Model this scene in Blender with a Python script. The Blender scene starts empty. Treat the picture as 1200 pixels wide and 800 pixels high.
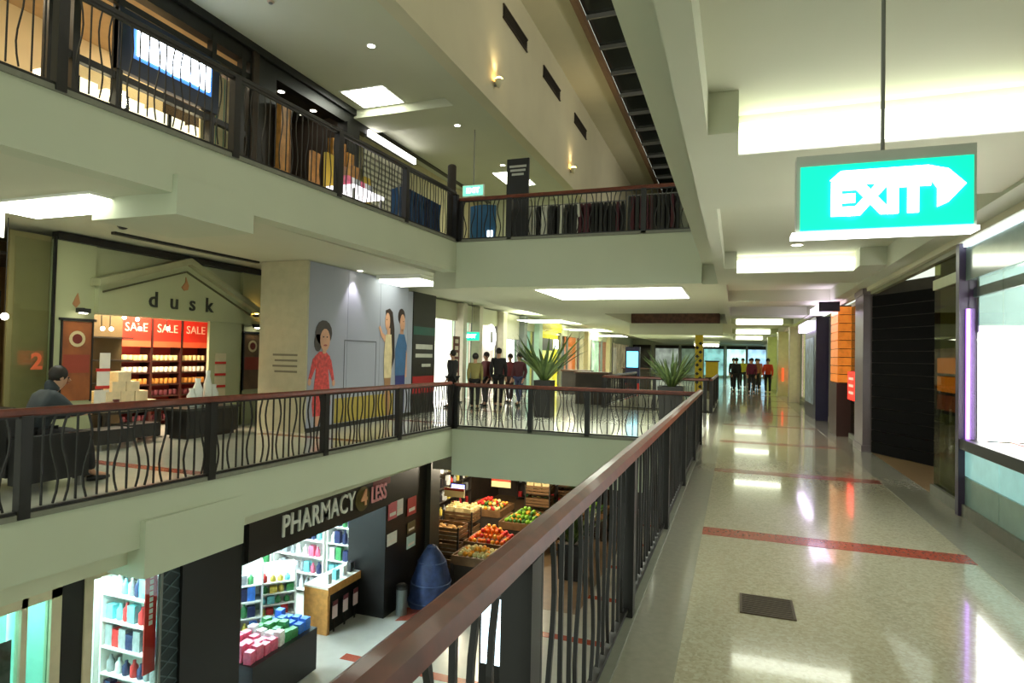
import bpy, bmesh, math, random
from mathutils import Vector, Matrix, Euler
S = bpy.context.scene
COL = S.collection
PI = math.pi
random.seed(7)

# ------------------------------------------------------------------ camera
cam_d = bpy.data.cameras.new('camera')
cam_d.sensor_width = 36.0
cam_d.lens = 724.354 / 1200 * 36.0
cam_d.clip_start = 0.05
cam_d.clip_end = 300
cam = bpy.data.objects.new('camera', cam_d)
COL.objects.link(cam)
RX = (0.94018911, 0.33998667, 0.02129563)
DN = (0.01223753, 0.02876476, -0.9995113)
FW = (-0.34043308, 0.93999024, 0.02288371)
cam.matrix_world = Matrix(((RX[0], -DN[0], -FW[0], 0.0), (RX[1], -DN[1], -FW[1], 0.0),
                           (RX[2], -DN[2], -FW[2], 1.6), (0, 0, 0, 1)))
S.camera = cam

# ------------------------------------------------------------------ light and exposure
S.view_settings.view_transform = 'Standard'
S.view_settings.look = 'None'
S.view_settings.gamma = 1.0
S.view_settings.use_curve_mapping = False
S.view_settings.exposure = 0.58
W = bpy.data.worlds.new('world')
S.world = W
W.use_nodes = True
W.node_tree.nodes['Background'].inputs[0].default_value = (0.90, 1.0, 0.84, 1)
W.node_tree.nodes['Background'].inputs[1].default_value = 0.70
PANEL = 8.5          # radiance of the ceiling light panels


# ------------------------------------------------------------------ materials
def lin(c):
    return tuple(((v / 255) / 12.92 if v / 255 <= 0.04045 else ((v / 255 + 0.055) / 1.055) ** 2.4) for v in c)


MATS = {}


def mat(name, rgb, rough=0.6, metal=0.0, var=0.06, scale=6.0, emit=0.0, spec=0.5, coat=0.0, bump=0.0):
    if name in MATS:
        return MATS[name]
    m = bpy.data.materials.new(name)
    m.use_nodes = True
    nt = m.node_tree
    b = nt.nodes['Principled BSDF']
    c = lin(rgb)
    b.inputs['Roughness'].default_value = rough
    b.inputs['Metallic'].default_value = metal
    b.inputs['Specular IOR Level'].default_value = spec
    if coat:
        b.inputs['Coat Weight'].default_value = coat
        b.inputs['Coat Roughness'].default_value = 0.06
    tc = nt.nodes.new('ShaderNodeTexCoord')
    nz = nt.nodes.new('ShaderNodeTexNoise')
    nz.inputs['Scale'].default_value = scale
    nz.inputs['Detail'].default_value = 3
    nt.links.new(tc.outputs['Object'], nz.inputs['Vector'])
    rp = nt.nodes.new('ShaderNodeMapRange')
    rp.inputs[1].default_value = 0.3
    rp.inputs[2].default_value = 0.7
    rp.inputs[3].default_value = 1 - var
    rp.inputs[4].default_value = 1 + var
    nt.links.new(nz.outputs['Fac'], rp.inputs[0])
    mx = nt.nodes.new('ShaderNodeVectorMath')
    mx.operation = 'SCALE'
    mx.inputs[0].default_value = c
    nt.links.new(rp.outputs[0], mx.inputs['Scale'])
    nt.links.new(mx.outputs[0], b.inputs['Base Color'])
    if emit:
        nt.links.new(mx.outputs[0], b.inputs['Emission Color'])
        b.inputs['Emission Strength'].default_value = emit
    if bump:
        bp = nt.nodes.new('ShaderNodeBump')
        bp.inputs['Strength'].default_value = bump
        nt.links.new(nz.outputs['Fac'], bp.inputs['Height'])
        nt.links.new(bp.outputs[0], b.inputs['Normal'])
    MATS[name] = m
    return m


def glass(name, rgb=(243, 246, 242), alpha=0.2, rough=0.02):
    """thin shop glazing: mostly clear, reflecting at grazing angles"""
    if name in MATS:
        return MATS[name]
    m = bpy.data.materials.new(name)
    m.use_nodes = True
    nt = m.node_tree
    for n in list(nt.nodes):
        nt.nodes.remove(n)
    out = nt.nodes.new('ShaderNodeOutputMaterial')
    tr = nt.nodes.new('ShaderNodeBsdfTransparent')
    tr.inputs[0].default_value = (*lin(rgb), 1)
    gl = nt.nodes.new('ShaderNodeBsdfGlossy')
    gl.inputs['Roughness'].default_value = rough
    fr = nt.nodes.new('ShaderNodeLayerWeight')
    fr.inputs[0].default_value = 0.5
    pw_ = nt.nodes.new('ShaderNodeMath')
    pw_.operation = 'POWER'
    pw_.inputs[1].default_value = 5.0
    nt.links.new(fr.outputs['Facing'], pw_.inputs[0])
    ad = nt.nodes.new('ShaderNodeMath')
    ad.operation = 'MULTIPLY_ADD'
    ad.use_clamp = True
    ad.inputs[1].default_value = 0.6
    ad.inputs[2].default_value = alpha
    nt.links.new(pw_.outputs[0], ad.inputs[0])
    mx = nt.nodes.new('ShaderNodeMixShader')
    nt.links.new(ad.outputs[0], mx.inputs[0])
    nt.links.new(tr.outputs[0], mx.inputs[1])
    nt.links.new(gl.outputs[0], mx.inputs[2])
    nt.links.new(mx.outputs[0], out.inputs[0])
    MATS[name] = m
    return m


def terrazzo():
    m = bpy.data.materials.new('terrazzo')
    m.use_nodes = True
    nt = m.node_tree
    b = nt.nodes['Principled BSDF']
    tc = nt.nodes.new('ShaderNodeTexCoord')
    vo = nt.nodes.new('ShaderNodeTexVoronoi')
    vo.inputs['Scale'].default_value = 55
    nt.links.new(tc.outputs['Object'], vo.inputs['Vector'])
    cr = nt.nodes.new('ShaderNodeValToRGB')
    e = cr.color_ramp.elements
    e[0].position = 0.0
    e[0].color = (*lin((168, 160, 134)), 1)
    e[1].position = 1.0
    e[1].color = (*lin((190, 184, 160)), 1)
    k = e.new(0.45)
    k.color = (*lin((180, 172, 146)), 1)
    sp = nt.nodes.new('ShaderNodeSeparateColor')
    nt.links.new(vo.outputs['Color'], sp.inputs[0])
    nt.links.new(sp.outputs[0], cr.inputs[0])
    nt.links.new(cr.outputs[0], b.inputs['Base Color'])
    b.inputs['Roughness'].default_value = 0.13
    b.inputs['Specular IOR Level'].default_value = 0.6
    b.inputs['Coat Weight'].default_value = 0.5
    b.inputs['Coat Roughness'].default_value = 0.04
    MATS['terrazzo'] = m
    return m


CREAM = mat('cream_paint', (204, 206, 180), 0.75, var=0.02, scale=1.5)
FASC = mat('grey_green_paint', (192, 198, 174), 0.7, var=0.02, scale=1.2)
CEIL = mat('ceiling_paint', (200, 202, 180), 0.8, var=0.02, scale=1.0)
TAN = mat('tan_paint', (206, 200, 172), 0.75, var=0.03, scale=1.2)
TERR = terrazzo()
PALEF = mat('pale_polished_floor', (204, 204, 190), 0.14, var=0.03, scale=4, coat=0.4)
BORDER = mat('grey_stone_border', (150, 146, 130), 0.2, var=0.06, scale=20, coat=0.3)
REDST = mat('red_stone', (156, 76, 58), 0.25, var=0.15, scale=40, coat=0.3)
WOOD = mat('brown_handrail_wood', (108, 46, 26), 0.38, var=0.25, scale=14, coat=0.12)
IRON = mat('black_iron', (20, 17, 15), 0.45, var=0.15, scale=20)
BLACK = mat('black_laminate', (22, 21, 20), 0.4, var=0.1)
DARK = mat('dark_brown_interior', (52, 44, 36), 0.7, var=0.2, scale=3)
KERB = mat('grey_kerb_stone', (122, 122, 108), 0.5, var=0.08, scale=12)
WHITE = mat('white_enamel', (235, 235, 228), 0.45, var=0.02)
LIT = mat('lit_diffuser', (250, 255, 236), 0.5, var=0.0, emit=PANEL)
SPOT = mat('lit_downlight', (255, 246, 224), 0.5, var=0.0, emit=14.0)
GREY = mat('grey_metal', (128, 128, 124), 0.4, metal=0.4, var=0.05)
GREENP = mat('sage_green_paint', (176, 180, 140), 0.65, var=0.03, scale=2)
OLIVE = mat('olive_paint', (118, 110, 70), 0.6, var=0.05)
RED = mat('red_board', (200, 44, 34), 0.5, var=0.05)
GLASS = glass('clear_shop_glass', alpha=0.03)
DGLASS = glass('olive_tinted_glass', (176, 178, 136), alpha=0.05)
TGLASS = glass('teal_glass', (196, 226, 216), alpha=0.06)


ORD = ('first', 'second', 'third', 'fourth', 'fifth', 'sixth', 'seventh', 'eighth', 'ninth', 'tenth', 'eleventh', 'twelfth', 'thirteenth', 'fourteenth',
       'fifteenth', 'sixteenth', 'seventeenth', 'eighteenth', 'nineteenth', 'twentieth', 'next but twentieth', 'far end')


# ------------------------------------------------------------------ mesh building
class MB:
    def __init__(s):
        s.v, s.f = [], []

    def add(s, vs, fs):
        n = len(s.v)
        s.v += [tuple(p) for p in vs]
        s.f += [tuple(i + n for i in q) for q in fs]
        return s

    def box(s, x0, x1, y0, y1, z0, z1):
        if x0 > x1: x0, x1 = x1, x0
        if y0 > y1: y0, y1 = y1, y0
        if z0 > z1: z0, z1 = z1, z0
        return s.add([(x0, y0, z0), (x1, y0, z0), (x1, y1, z0), (x0, y1, z0), (x0, y0, z1), (x1, y0, z1), (x1, y1, z1), (x0, y1, z1)],
                     [(0, 3, 2, 1), (4, 5, 6, 7), (0, 1, 5, 4), (1, 2, 6, 5), (2, 3, 7, 6), (3, 0, 4, 7)])

    def prism(s, poly, a, b, ax='y'):
        """poly: 2-D outline; ax = axis of extrusion; ax y: poly is (x,z); z: (x,y); x: (y,z)"""
        def P(u, v, t):
            return {'y': (u, t, v), 'z': (u, v, t), 'x': (t, u, v)}[ax]
        n = len(poly)
        vs = [P(u, v, a) for u, v in poly] + [P(u, v, b) for u, v in poly]
        fs = [tuple(range(n)), tuple(range(2 * n - 1, n - 1, -1))]
        fs += [(i, i + n, (i + 1) % n + n, (i + 1) % n) for i in range(n)]
        return s.add(vs, fs)

    def lathe(s, prof, c=(0, 0, 0), n=16, cap=True):
        vs, fs = [], []
        for r, z in prof:
            for k in range(n):
                a = 2 * PI * k / n
                vs.append((c[0] + r * math.cos(a), c[1] + r * math.sin(a), c[2] + z))
        for i in range(len(prof) - 1):
            for k in range(n):
                fs.append((i * n + k, i * n + (k + 1) % n, (i + 1) * n + (k + 1) % n, (i + 1) * n + k))
        if cap:
            fs.append(tuple(range(n - 1, -1, -1)))
            m = (len(prof) - 1) * n
            fs.append(tuple(range(m, m + n)))
        return s.add(vs, fs)

    def tube(s, pts, r, n=8, flat=1.0):
        pts = [Vector(p) for p in pts]
        rs = r if isinstance(r, (list, tuple)) else [r] * len(pts)
        vs, fs = [], []
        for i, p in enumerate(pts):
            d = (pts[min(i + 1, len(pts) - 1)] - pts[max(i - 1, 0)]).normalized()
            up = Vector((0, 0, 1)) if abs(d.z) < 0.9 else Vector((1, 0, 0))
            u = d.cross(up).normalized()
            w = u.cross(d)
            for k in range(n):
                a = 2 * PI * k / n + PI / n
                vs.append(p + (u * math.cos(a) + w * math.sin(a) * flat) * rs[i])
        for i in range(len(pts) - 1):
            for k in range(n):
                fs.append((i * n + k, i * n + (k + 1) % n, (i + 1) * n + (k + 1) % n, (i + 1) * n + k))
        fs.append(tuple(range(n - 1, -1, -1)))
        m = (len(pts) - 1) * n
        fs.append(tuple(range(m, m + n)))
        return s.add(vs, fs)

    def ball(s, c, r, n=10, m=6, sq=(1, 1, 1)):
        prof = [(max(0.001, math.sin(PI * i / m)) * r, -math.cos(PI * i / m) * r) for i in range(m + 1)]
        k = len(s.v)
        s.lathe(prof, (0, 0, 0), n)
        for i in range(k, len(s.v)):
            x, y, z = s.v[i]
            s.v[i] = (c[0] + x * sq[0], c[1] + y * sq[1], c[2] + z * sq[2])
        return s

    def mesh(s, name, m=None, smooth=False):
        me = bpy.data.meshes.new(name)
        me.from_pydata(s.v, [], s.f)
        bm = bmesh.new()
        bm.from_mesh(me)
        bmesh.ops.recalc_face_normals(bm, faces=bm.faces)
        bm.to_mesh(me)
        bm.free()
        if m:
            me.materials.append(m)
        if smooth:
            for p in me.polygons:
                p.use_smooth = True
        return me

    def build(s, name, m, parent=None, loc=(0, 0, 0), smooth=False):
        return obj(name, s.mesh(name, m, smooth), parent, loc)


def obj(name, me, parent=None, loc=(0, 0, 0), rot=(0, 0, 0)):
    o = bpy.data.objects.new(name, me)
    COL.objects.link(o)
    o.location = loc
    o.rotation_euler = rot
    if parent:
        o.parent = parent
    return o


def tag(o, label=None, cat=None, group=None, kind=None):
    if label: o['label'] = label
    if cat: o['category'] = cat
    if group: o['group'] = group
    if kind: o['kind'] = kind
    return o


def thing(name, label, cat, loc=(0, 0, 0), rz=0.0, group=None):
    o = bpy.data.objects.new(name, None)
    COL.objects.link(o)
    o.location = loc
    o.rotation_euler = (0, 0, rz)
    o.empty_display_size = 0.1
    return tag(o, label, cat, group)


def bx(name, m, x0, x1, y0, y1, z0, z1, parent=None):
    """a box part; coordinates are the parent's when there is one"""
    return MB().box(x0, x1, y0, y1, z0, z1).build(name, m, parent)


def struct(name, mb, m, label=None, cat=None):
    o = mb.build(name, m)
    return tag(o, label, cat, None, 'structure')


def copy_tree(o, loc=None, rz=None, label=None, group=None, parent=None):
    c = o.copy()
    COL.objects.link(c)
    if parent: c.parent = parent
    if loc is not None: c.location = loc
    if rz is not None: c.rotation_euler = (0, 0, rz)
    if label: c['label'] = label
    if group: c['group'] = group
    for ch in list(o.children):
        copy_tree(ch, parent=c)
    return c


def text(name, s, size, m, parent, loc, rot, ext=0.01, off=0.0, space=1.0, align='CENTER', sx=1.0):
    cu = bpy.data.curves.new('t', 'FONT')
    cu.body = s
    cu.size = size
    cu.extrude = ext
    cu.offset = off
    cu.space_character = space
    cu.align_x = align
    cu.align_y = 'CENTER'
    cu.resolution_u = 3
    t = bpy.data.objects.new('t', cu)
    COL.objects.link(t)
    dg = bpy.context.evaluated_depsgraph_get()
    me = bpy.data.meshes.new_from_object(t.evaluated_get(dg))
    bpy.data.objects.remove(t)
    bpy.data.curves.remove(cu)
    me.materials.clear()
    me.materials.append(m)
    o = obj(name, me, parent, loc, rot)
    o.scale = (sx, 1, 1)
    return o


ROT_X = (PI / 2, 0, PI / 2)      # writing on a wall that faces +x
ROT_Y = (PI / 2, 0, 0)           # writing on a wall that faces -y


def ex(y):
    """x of the left balcony edge"""
    return -6.2 + (y - 3.5) * 0.0517


# ================================================================== STRUCTURE
LZ, UZ = -4.05, 4.05
fl = struct('floor', MB().box(-0.62, 4.4, -5, 60, -0.55, 0), TERR, 'polished beige terrazzo corridor floor beside the railing', 'floor')
for k in range(-1, 9):
    y = 6.03 + 3.45 * k
    bx('red_strip', REDST, -0.27, 1.85, y - 0.05, y + 0.22, -0.02, 0.002, fl)
bx('stone_border', BORDER, -0.62, -0.27, -5, 60, -0.02, 0.003, fl)
bx('stone_border', BORDER, 1.85, 2.3, -5, 60, -0.02, 0.003, fl)
bx('kerb', KERB, -0.66, -0.56, -5, 12.2, -0.5, 0.02, fl)
struct('floor', MB().box(-6.5, -0.62, 12.38, 19.4, -0.5, -0.001), PALEF, 'pale polished bridge floor beyond the atrium', 'floor')
fb = struct('floor', MB().prism([(ex(0) - 0.15, 0), (ex(12.2) - 0.15, 12.2), (-6.5, 12.2), (-6.5, 60), (-16, 60), (-16, 0)], -0.5, 0.0, 'z'), PALEF,
            'pale polished floor of the left walkway in front of the shops', 'floor')
for k in range(9):
    y = 6.06 + 3.45 * k
    bx('red_strip', REDST, -8.6, -6.35, y, y + 0.2, -0.02, 0.002, fb)
struct('floor', MB().box(-4.0, -0.62, 26.5, 60, -0.5, -0.001), PALEF, 'far polished floor beyond the second opening', 'floor')
struct('floor', MB().box(-6.5, -4.0, 19.4, 60, -0.5, -0.001), PALEF, 'far polished floor left of the second opening', 'floor')
# fascias of the slabs round the opening
struct('trim_1', MB().prism([(ex(0), 0), (ex(12.2), 12.2), (ex(12.2) - 0.2, 12.2), (ex(0) - 0.2, 0)], -0.6, -0.001, 'z'), FASC,
       'cream fascia under the left walkway railing', 'fascia')
bk = struct('trim_2', MB().box(-6.6, ex(5.8) + 0.04, 5.05, 6.5, -0.93, -0.3), FASC, 'cream boxed bulkhead under the left walkway', 'bulkhead')
struct('trim_3', MB().box(ex(12.2), -0.62, 12.2, 12.4, -1.0, -0.001), FASC, 'cream fascia under the far bridge railing', 'fascia')
struct('trim_4', MB().prism([(ex(0) + 0.03, 0), (ex(12.3) + 0.03, 12.3), (ex(12.3) - 0.2, 12.3), (ex(0) - 0.2, 0)], -0.01, 0.045, 'z').box(ex(12.2) + 0.03, -0.62, 12.17, 12.42, -0.01, 0.045), KERB,
       'grey stone kerb under the left and far railings', 'kerb')
# upper level
struct('floor', MB().prism([(ex(0) - 0.2, 0), (ex(12.2) - 0.2, 12.35), (-0.8, 12.35), (-0.8, 19.5), (-4, 19.5), (-4, 27), (-0.8, 27), (-0.8, 60), (-13, 60), (-13, 0)], 3.55, UZ, 'z'), CEIL,
       'upper level slab', 'floor')
struct('trim_5', MB().prism([(ex(0), 0), (ex(12.2), 12.2), (ex(12.2) - 0.3, 12.2), (ex(0) - 0.3, 0)], 3.39, UZ - 0.001, 'z'), FASC,
       'grey green fascia under the upper left railing', 'fascia')
struct('trim_6', MB().box(ex(12.2), -0.62, 12.2, 12.4, 3.05, UZ - 0.001), FASC, 'grey green fascia under the upper far railing', 'fascia')
struct('trim_7', MB().box(-7.4, ex(5.9) + 0.04, 5.3, 6.5, 3.14, 3.6), FASC, 'square bulkhead dropped below the upper left fascia', 'bulkhead')
struct('trim_8', MB().prism([(ex(0) + 0.03, 0), (ex(12.3) + 0.03, 12.3), (ex(12.3) - 0.25, 12.3), (ex(0) - 0.25, 0)], UZ - 0.01, UZ + 0.045, 'z').box(ex(12.2) + 0.03, -0.62, 12.17, 12.42, UZ - 0.01, UZ + 0.045), KERB,
       'grey kerb under the upper railings', 'kerb')
# left walkway ceiling, bridge ceiling
struct('ceiling', MB().box(-13, -6.35, 0, 60, 3.4, 3.56), CEIL, 'cream ceiling over the left walkway', 'ceiling')
struct('ceiling', MB().box(-6.4, -0.3, 12.4, 20.2, 3.05, 3.5).box(-6.4, -4.1, 20.2, 60, 3.05, 3.5).box(-4.1, -0.3, 26, 60, 3.05, 3.5), CEIL,
       'cream ceiling over the bridge', 'ceiling')
struct('wall_far', MB().box(-4.2, -0.5, 26.02, 26.2, 2.6, 3.9), CREAM, 'cream bulkhead beyond the second opening', 'bulkhead')
bxs = struct('trim_9', MB().box(-4.1, -0.6, 25.8, 25.95, 3.06, 4.0), mat('dark_brick', (84, 56, 44), 0.8, var=0.4, scale=8), 'dark brown band inside the second ceiling opening', 'band')
# corridor ceiling on the right with coffers
ZS, ZC = 3.0, 3.26
cm = MB()
segs = [(-5, 4.0, 4.43), (6.0, 10.0, 10.5), (12.1, 15.6, 15.6), (17.2, 20.4, 20.4), (22.0, 25.1, 25.6), (27.2, 34.0, 34.6), (36.2, 43.6, 44.1)]
prev = None
for (a, b, c) in segs:
    if prev is not None:
        cm.box(-0.18, 2.0, prev, a, ZS, ZC)
    if c > b:
        cm.box(-0.18, 0.0, b, c, ZS, ZC).box(1.66, 2.0, b, c, ZS, ZC)
    prev = c
cm.box(-0.18, 2.0, prev, 60, ZS, ZC)
cm.box(-0.32, -0.18, -5, 60, ZS, 3.44).box(2.0, 2.32, -5, 60, ZS - 0.03, ZC).box(-0.32, 2.4, -5, 60, ZC, ZC + 0.1)
struct('ceiling', cm, CEIL, 'coffered cream ceiling over the right corridor', 'ceiling')
struct('trim_10', MB().box(-0.62, -0.3, -5, 60, 3.43, 4.05), CEIL, 'stepped cream edge of the upper right gallery', 'soffit')
struct('trim_11', MB().box(2.22, 2.3, -5, 60, 2.9, 2.97).box(2.16, 2.19, -5, 60, 2.985, 2.99), TAN, 'cornice along the right shopfronts', 'cornice')
# atrium top: upper left ceiling, bulkhead, roof
uc = MB().box(-12, -5.49, 0, 60, 7.45, 7.6).box(-6.1, -5.49, 0, 12.6, 7.25, 7.46).box(-8.9, -5.49, 12.6, 13.6, 7.25, 7.46).box(-6.1, -5.49, 13.6, 60, 7.25, 7.46)
struct('ceiling', uc, CEIL, 'cream ceiling over the upper left gallery', 'ceiling')
struct('wall_left', MB().box(-5.49, -5.2, 0, 60, 7.25, 10.6), TAN, 'tall tan bulkhead wall above the upper gallery', 'wall')
struct('ceiling', MB().box(-5.49, -3.9, 0, 60, 10.55, 10.75).box(-2.7, 0.5, 0, 60, 10.55, 10.75), TAN, 'tan atrium roof ceiling beside the skylight', 'ceiling')
struct('wall_back', MB().box(-13, 4.4, 60, 60.2, LZ, 11), CREAM, 'far end wall of the mall', 'wall')
struct('wall_right', MB().box(-0.3, -0.1, -5, 60, UZ, 10.6), CREAM, 'upper right gallery wall', 'wall')
struct('trim_17', MB().box(-9.05, -8.9, 14.0, 21.9, 7.42, 7.455), BLACK, 'black track in the upper gallery ceiling beyond the strip light', 'track')
# skylight strip
sk = thing('skylight', 'long dark skylight strip with pale glazing bars in atrium roof', 'skylight', (-3.3, 0, 10.5))
NIGHT = mat('night_glass', (34, 38, 36), 0.12, var=0.5, scale=1.3)
BRN = mat('brown_skylight_frame', (120, 92, 66), 0.6)
for k in range(34):
    y = 0.5 + k * 1.7
    bx('pane', NIGHT, -0.52, 0.6, y + 0.05, y + 1.65, 0.12, 0.16, sk)
    bx('glazing_bar', GREY, -0.52, 0.6, y - 0.035, y + 0.035, 0.02, 0.14, sk)
bx('frame', BRN, -0.66, -0.52, 0, 60, -0.12, 0.1, sk)
bx('frame', BRN, 0.6, 0.74, 0, 60, -0.12, 0.1, sk)
# lower level
LF = mat('lower_grey_tile', (182, 180, 170), 0.2, var=0.05, scale=3, coat=0.3)
lf = struct('floor', MB().box(-16, 4, -5, 60, LZ - 0.2, LZ), LF, 'pale tiled lower level floor', 'floor')
for k in range(11):
    bx('red_tile_band', REDST, -6.8, -0.4, 5.2 + 2.3 * k, 5.42 + 2.3 * k, LZ - 0.05, LZ + 0.003, lf)
for k in range(7):
    y = 11.6 + k * 2.2
    MB().prism([(-6.7, y), (-5.7, y + 0.5), (-5.7, y + 1.2), (-6.7, y + 0.7)], LZ - 0.05, LZ + 0.004, 'z').build('red_floor_chevron', REDST, lf)
struct('ceiling', MB().box(-16, -6.3, 0, 60, -0.8, -0.5), CREAM, 'ceiling above the lower shops', 'ceiling')
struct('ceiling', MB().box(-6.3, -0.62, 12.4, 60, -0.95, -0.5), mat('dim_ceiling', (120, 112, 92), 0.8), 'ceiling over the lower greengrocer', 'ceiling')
struct('wall_right', MB().box(-0.62, -0.4, -5, 60, LZ, -0.5), CREAM, 'lower level wall under the right corridor', 'wall')


# ================================================================== RAILINGS
def bal_mesh(kind, h):
    n = 9
    pts = []
    for i in range(n):
        t = i / (n - 1)
        off = {'s': 0.0, 'a': math.sin(2 * PI * t) * 0.04, 'b': -math.sin(2 * PI * t) * 0.04}[kind]
        pts.append((off, 0, 0.07 + t * (h - 0.12)))
    return MB().tube(pts, 0.012, 4).mesh('baluster', IRON)


BAL = {k: bal_mesh(k, 1.0) for k in 'sab'}
BPAT = 'asbssbsa'


def railing(label, A, B, z, posts, spacing, rail, top=1.0, group=None, w=0.05, thin=1.0):
    A, B = Vector((A[0], A[1], 0)), Vector((B[0], B[1], 0))
    L = (B - A).length
    rz = math.atan2(B.y - A.y, B.x - A.x)
    t = thing('railing', label, 'railing', (A.x, A.y, z), rz, group)
    k = w
    MB().prism([(-k, top - 0.02), (-k * 0.8, top + 0.02), (-k * 0.3, top + 0.04), (k * 0.3, top + 0.04), (k * 0.8, top + 0.02), (k, top - 0.02), (k * 0.7, top - 0.035), (-k * 0.7, top - 0.035)],
               0, L, 'x').build('handrail', rail, t)
    bx('top_bar', IRON, 0, L, -0.02, 0.02, top - 0.055, top - 0.035, t)
    bx('bottom_bar', IRON, 0, L, -0.02, 0.02, 0.05, 0.075, t)
    for p in posts:
        bx('post', IRON, p - 0.05, p + 0.05, -0.05, 0.05, 0.0, top - 0.03, t)
    i, x = 0, spacing * 0.5
    while x < L - 0.03:
        if all(abs(x - p) > 0.085 for p in posts):
            o = obj('baluster', BAL[BPAT[i % 8]], t, (x, 0, 0.02))
            o.scale = (thin, thin, (top - 0.03) / 1.0)
            i += 1
        x += spacing
    return t


railing('near right railing with broad brown wood handrail beside the corridor', (-0.62, 0.3), (-0.62, 12.15), 0, [0.08, 1.55, 3.58, 5.68, 7.78, 9.86, 11.8], 0.14, WOOD, 1.0, w=0.055)
railing('left walkway railing with brown handrail in front of the candle shop', (ex(2.3), 2.3), (ex(12.1), 12.1), 0, [1.57, 3.64, 5.75, 7.8, 9.85], 0.105, WOOD, 0.98, w=0.04)
railing('far bridge railing closing the end of the opening', (ex(12.2) + 0.02, 12.22), (-0.68, 12.22), 0, [0.06, 1.75, 2.95, 5.0], 0.1, WOOD, 0.95, w=0.035)
railing('upper left gallery railing below the blue lit shop sign', (ex(2.6), 2.6), (ex(12.1), 12.1), UZ, [1.45, 3.55, 5.6, 7.55, 9.55], 0.105, IRON, 1.05, w=0.03, thin=0.7)
railing('upper far bridge railing in front of the clothes racks', (ex(12.2) + 0.02, 12.22), (-0.75, 12.22), UZ, [0.06, 1.2, 4.0], 0.1, WOOD, 0.92, w=0.03)
railing('second opening railing running along the corridor far ahead', (-0.68, 19.5), (-0.68, 26.4), 0, [0.05, 2.3, 4.6, 6.85], 0.115, WOOD, 1.0, w=0.05)
railing('second opening railing across the near end behind the palm', (-3.95, 19.5), (-0.75, 19.5), 0, [0.06, 1.6, 3.1], 0.1, WOOD, 1.0, w=0.05)
railing('second opening railing on its far left side', (-3.95, 19.55), (-3.95, 26.4), 0, [0.06, 3.4, 6.8], 0.12, WOOD, 1.0, w=0.05)
tp = thing('tall_post', 'tall dark post at the corner of the upper railing', 'post', (ex(12.2) - 0.2, 12.3, UZ + 0.045))
MB().lathe([(0.12, 0), (0.12, 0.03), (0.095, 0.05), (0.095, 1.66), (0.085, 1.68)], n=14).build('pole', DARK, tp)
MB().lathe([(0.085, 1.68), (0.05, 1.7), (0.005, 1.71)], n=12).build('cap', IRON, tp)


# ================================================================== CEILING LIGHTS
def slot_light(label, x0, x1, y0, y1, z0, z1, group='glowing light slots in the corridor ceiling'):
    t = thing('ceiling_light', label, 'light', ((x0 + x1) / 2, y0, z0), 0, group)
    w, d, h = (x1 - x0) / 2, y1 - y0, z1 - z0
    MB().prism([(d - 0.08, h * 0.72), (d - 0.05, 0.01), (d - 0.02, 0.01), (d - 0.02, h * 0.72)], -w + 0.005, w - 0.005, 'x').build('diffuser', mat('lit_slot_diffuser', (250, 255, 236), 0.5, var=0.0, emit=PANEL * 0.46), t)
    MB().box(-w, w, d - 0.02, d, -0.012, 0.008).build('frame', WHITE, t)
    return t


def flat_light(label, x0, x1, y0, y1, z, drop=0.02, group='flat bright ceiling panels', m=LIT):
    t = thing('ceiling_light', label, 'light', ((x0 + x1) / 2, (y0 + y1) / 2, z), 0, group)
    a, b = (x1 - x0) / 2, (y1 - y0) / 2
    MB().box(-a, a, -b, b, -drop, -0.002).build('diffuser', m, t)
    f = MB()
    for s in (-1, 1):
        f.box(s * a, s * (a + 0.05), -b - 0.05, b + 0.05, -drop * 0.6, 0).box(-a, a, s * b, s * (b + 0.05), -drop * 0.6, 0)
    f.build('frame', WHITE, t)
    return t


CL = [(4.0, 4.43, 'nearest bright ceiling light slot behind the green exit sign'), (10.0, 10.5, 'second bright ceiling light slot beyond the exit sign'),
      (25.1, 25.6, 'third small ceiling light slot down the corridor'), (34.0, 34.6, 'fourth small ceiling light slot down the corridor'),
      (43.6, 44.1, 'farthest tiny ceiling light slot down the corridor')]
for a, b, lb in CL:
    slot_light(lb, 0.0, 1.66, a, b, ZS, ZC - 0.01)
flat_light('wide bright ceiling panel under the far bridge soffit', -4.1, -1.05, 12.75, 15.0, 3.05)
flat_light('bright ceiling panel above the candle shop walkway at far left', -9.1, -7.1, 5.05, 5.75, 3.4, 0.05)
flat_light('bright ceiling panel beside the top of the hoarding', -7.8, -6.75, 12.4, 13.4, 3.4, 0.16, m=mat('soft_lit_diffuser', (250, 255, 236), .5, var=0, emit=4))
flat_light('first of three small bright panels above the far left shops', -8.3, -6.5, 23.5, 25.4, 3.05)
flat_light('middle of three small bright panels above the far left shops', -8.4, -6.5, 31, 33, 3.05)
flat_light('last of three small bright panels above the far left shops', -8.9, -6.9, 39, 42, 3.05)
flat_light('small bright panel hanging under the far bulkhead', -2.4, -1.0, 40, 41.0, 2.75, 0.3)
flat_light('bright ceiling panel over the upper left gallery', -8.4, -7.35, 11.6, 12.5, 7.45)
flat_light('oval bright panel at the far end of upper gallery ceiling', -7.4, -6.5, 18.3, 19.9, 7.45)
for a, b, lb in ((-3.2, 1.6, 'unseen fill panel added over the left walkway behind the camera'),):
    flat_light(lb, -8.8, -7.2, a + 3.4, a + 4.2, 3.4, 0.05)  # panel out of view, added for more light on the walkway


def downlight(label, x, y, z, r=0.07, group='round recessed downlights'):
    t = thing('downlight', label, 'light', (x, y, z), 0, group)
    MB().lathe([(r * 1.35, 0), (r * 1.3, -0.012), (r, -0.014)], n=16).build('trim_ring', WHITE, t)
    MB().lathe([(r, -0.014), (r * 0.6, -0.02)], n=14).build('lamp', SPOT, t)
    return t


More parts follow.
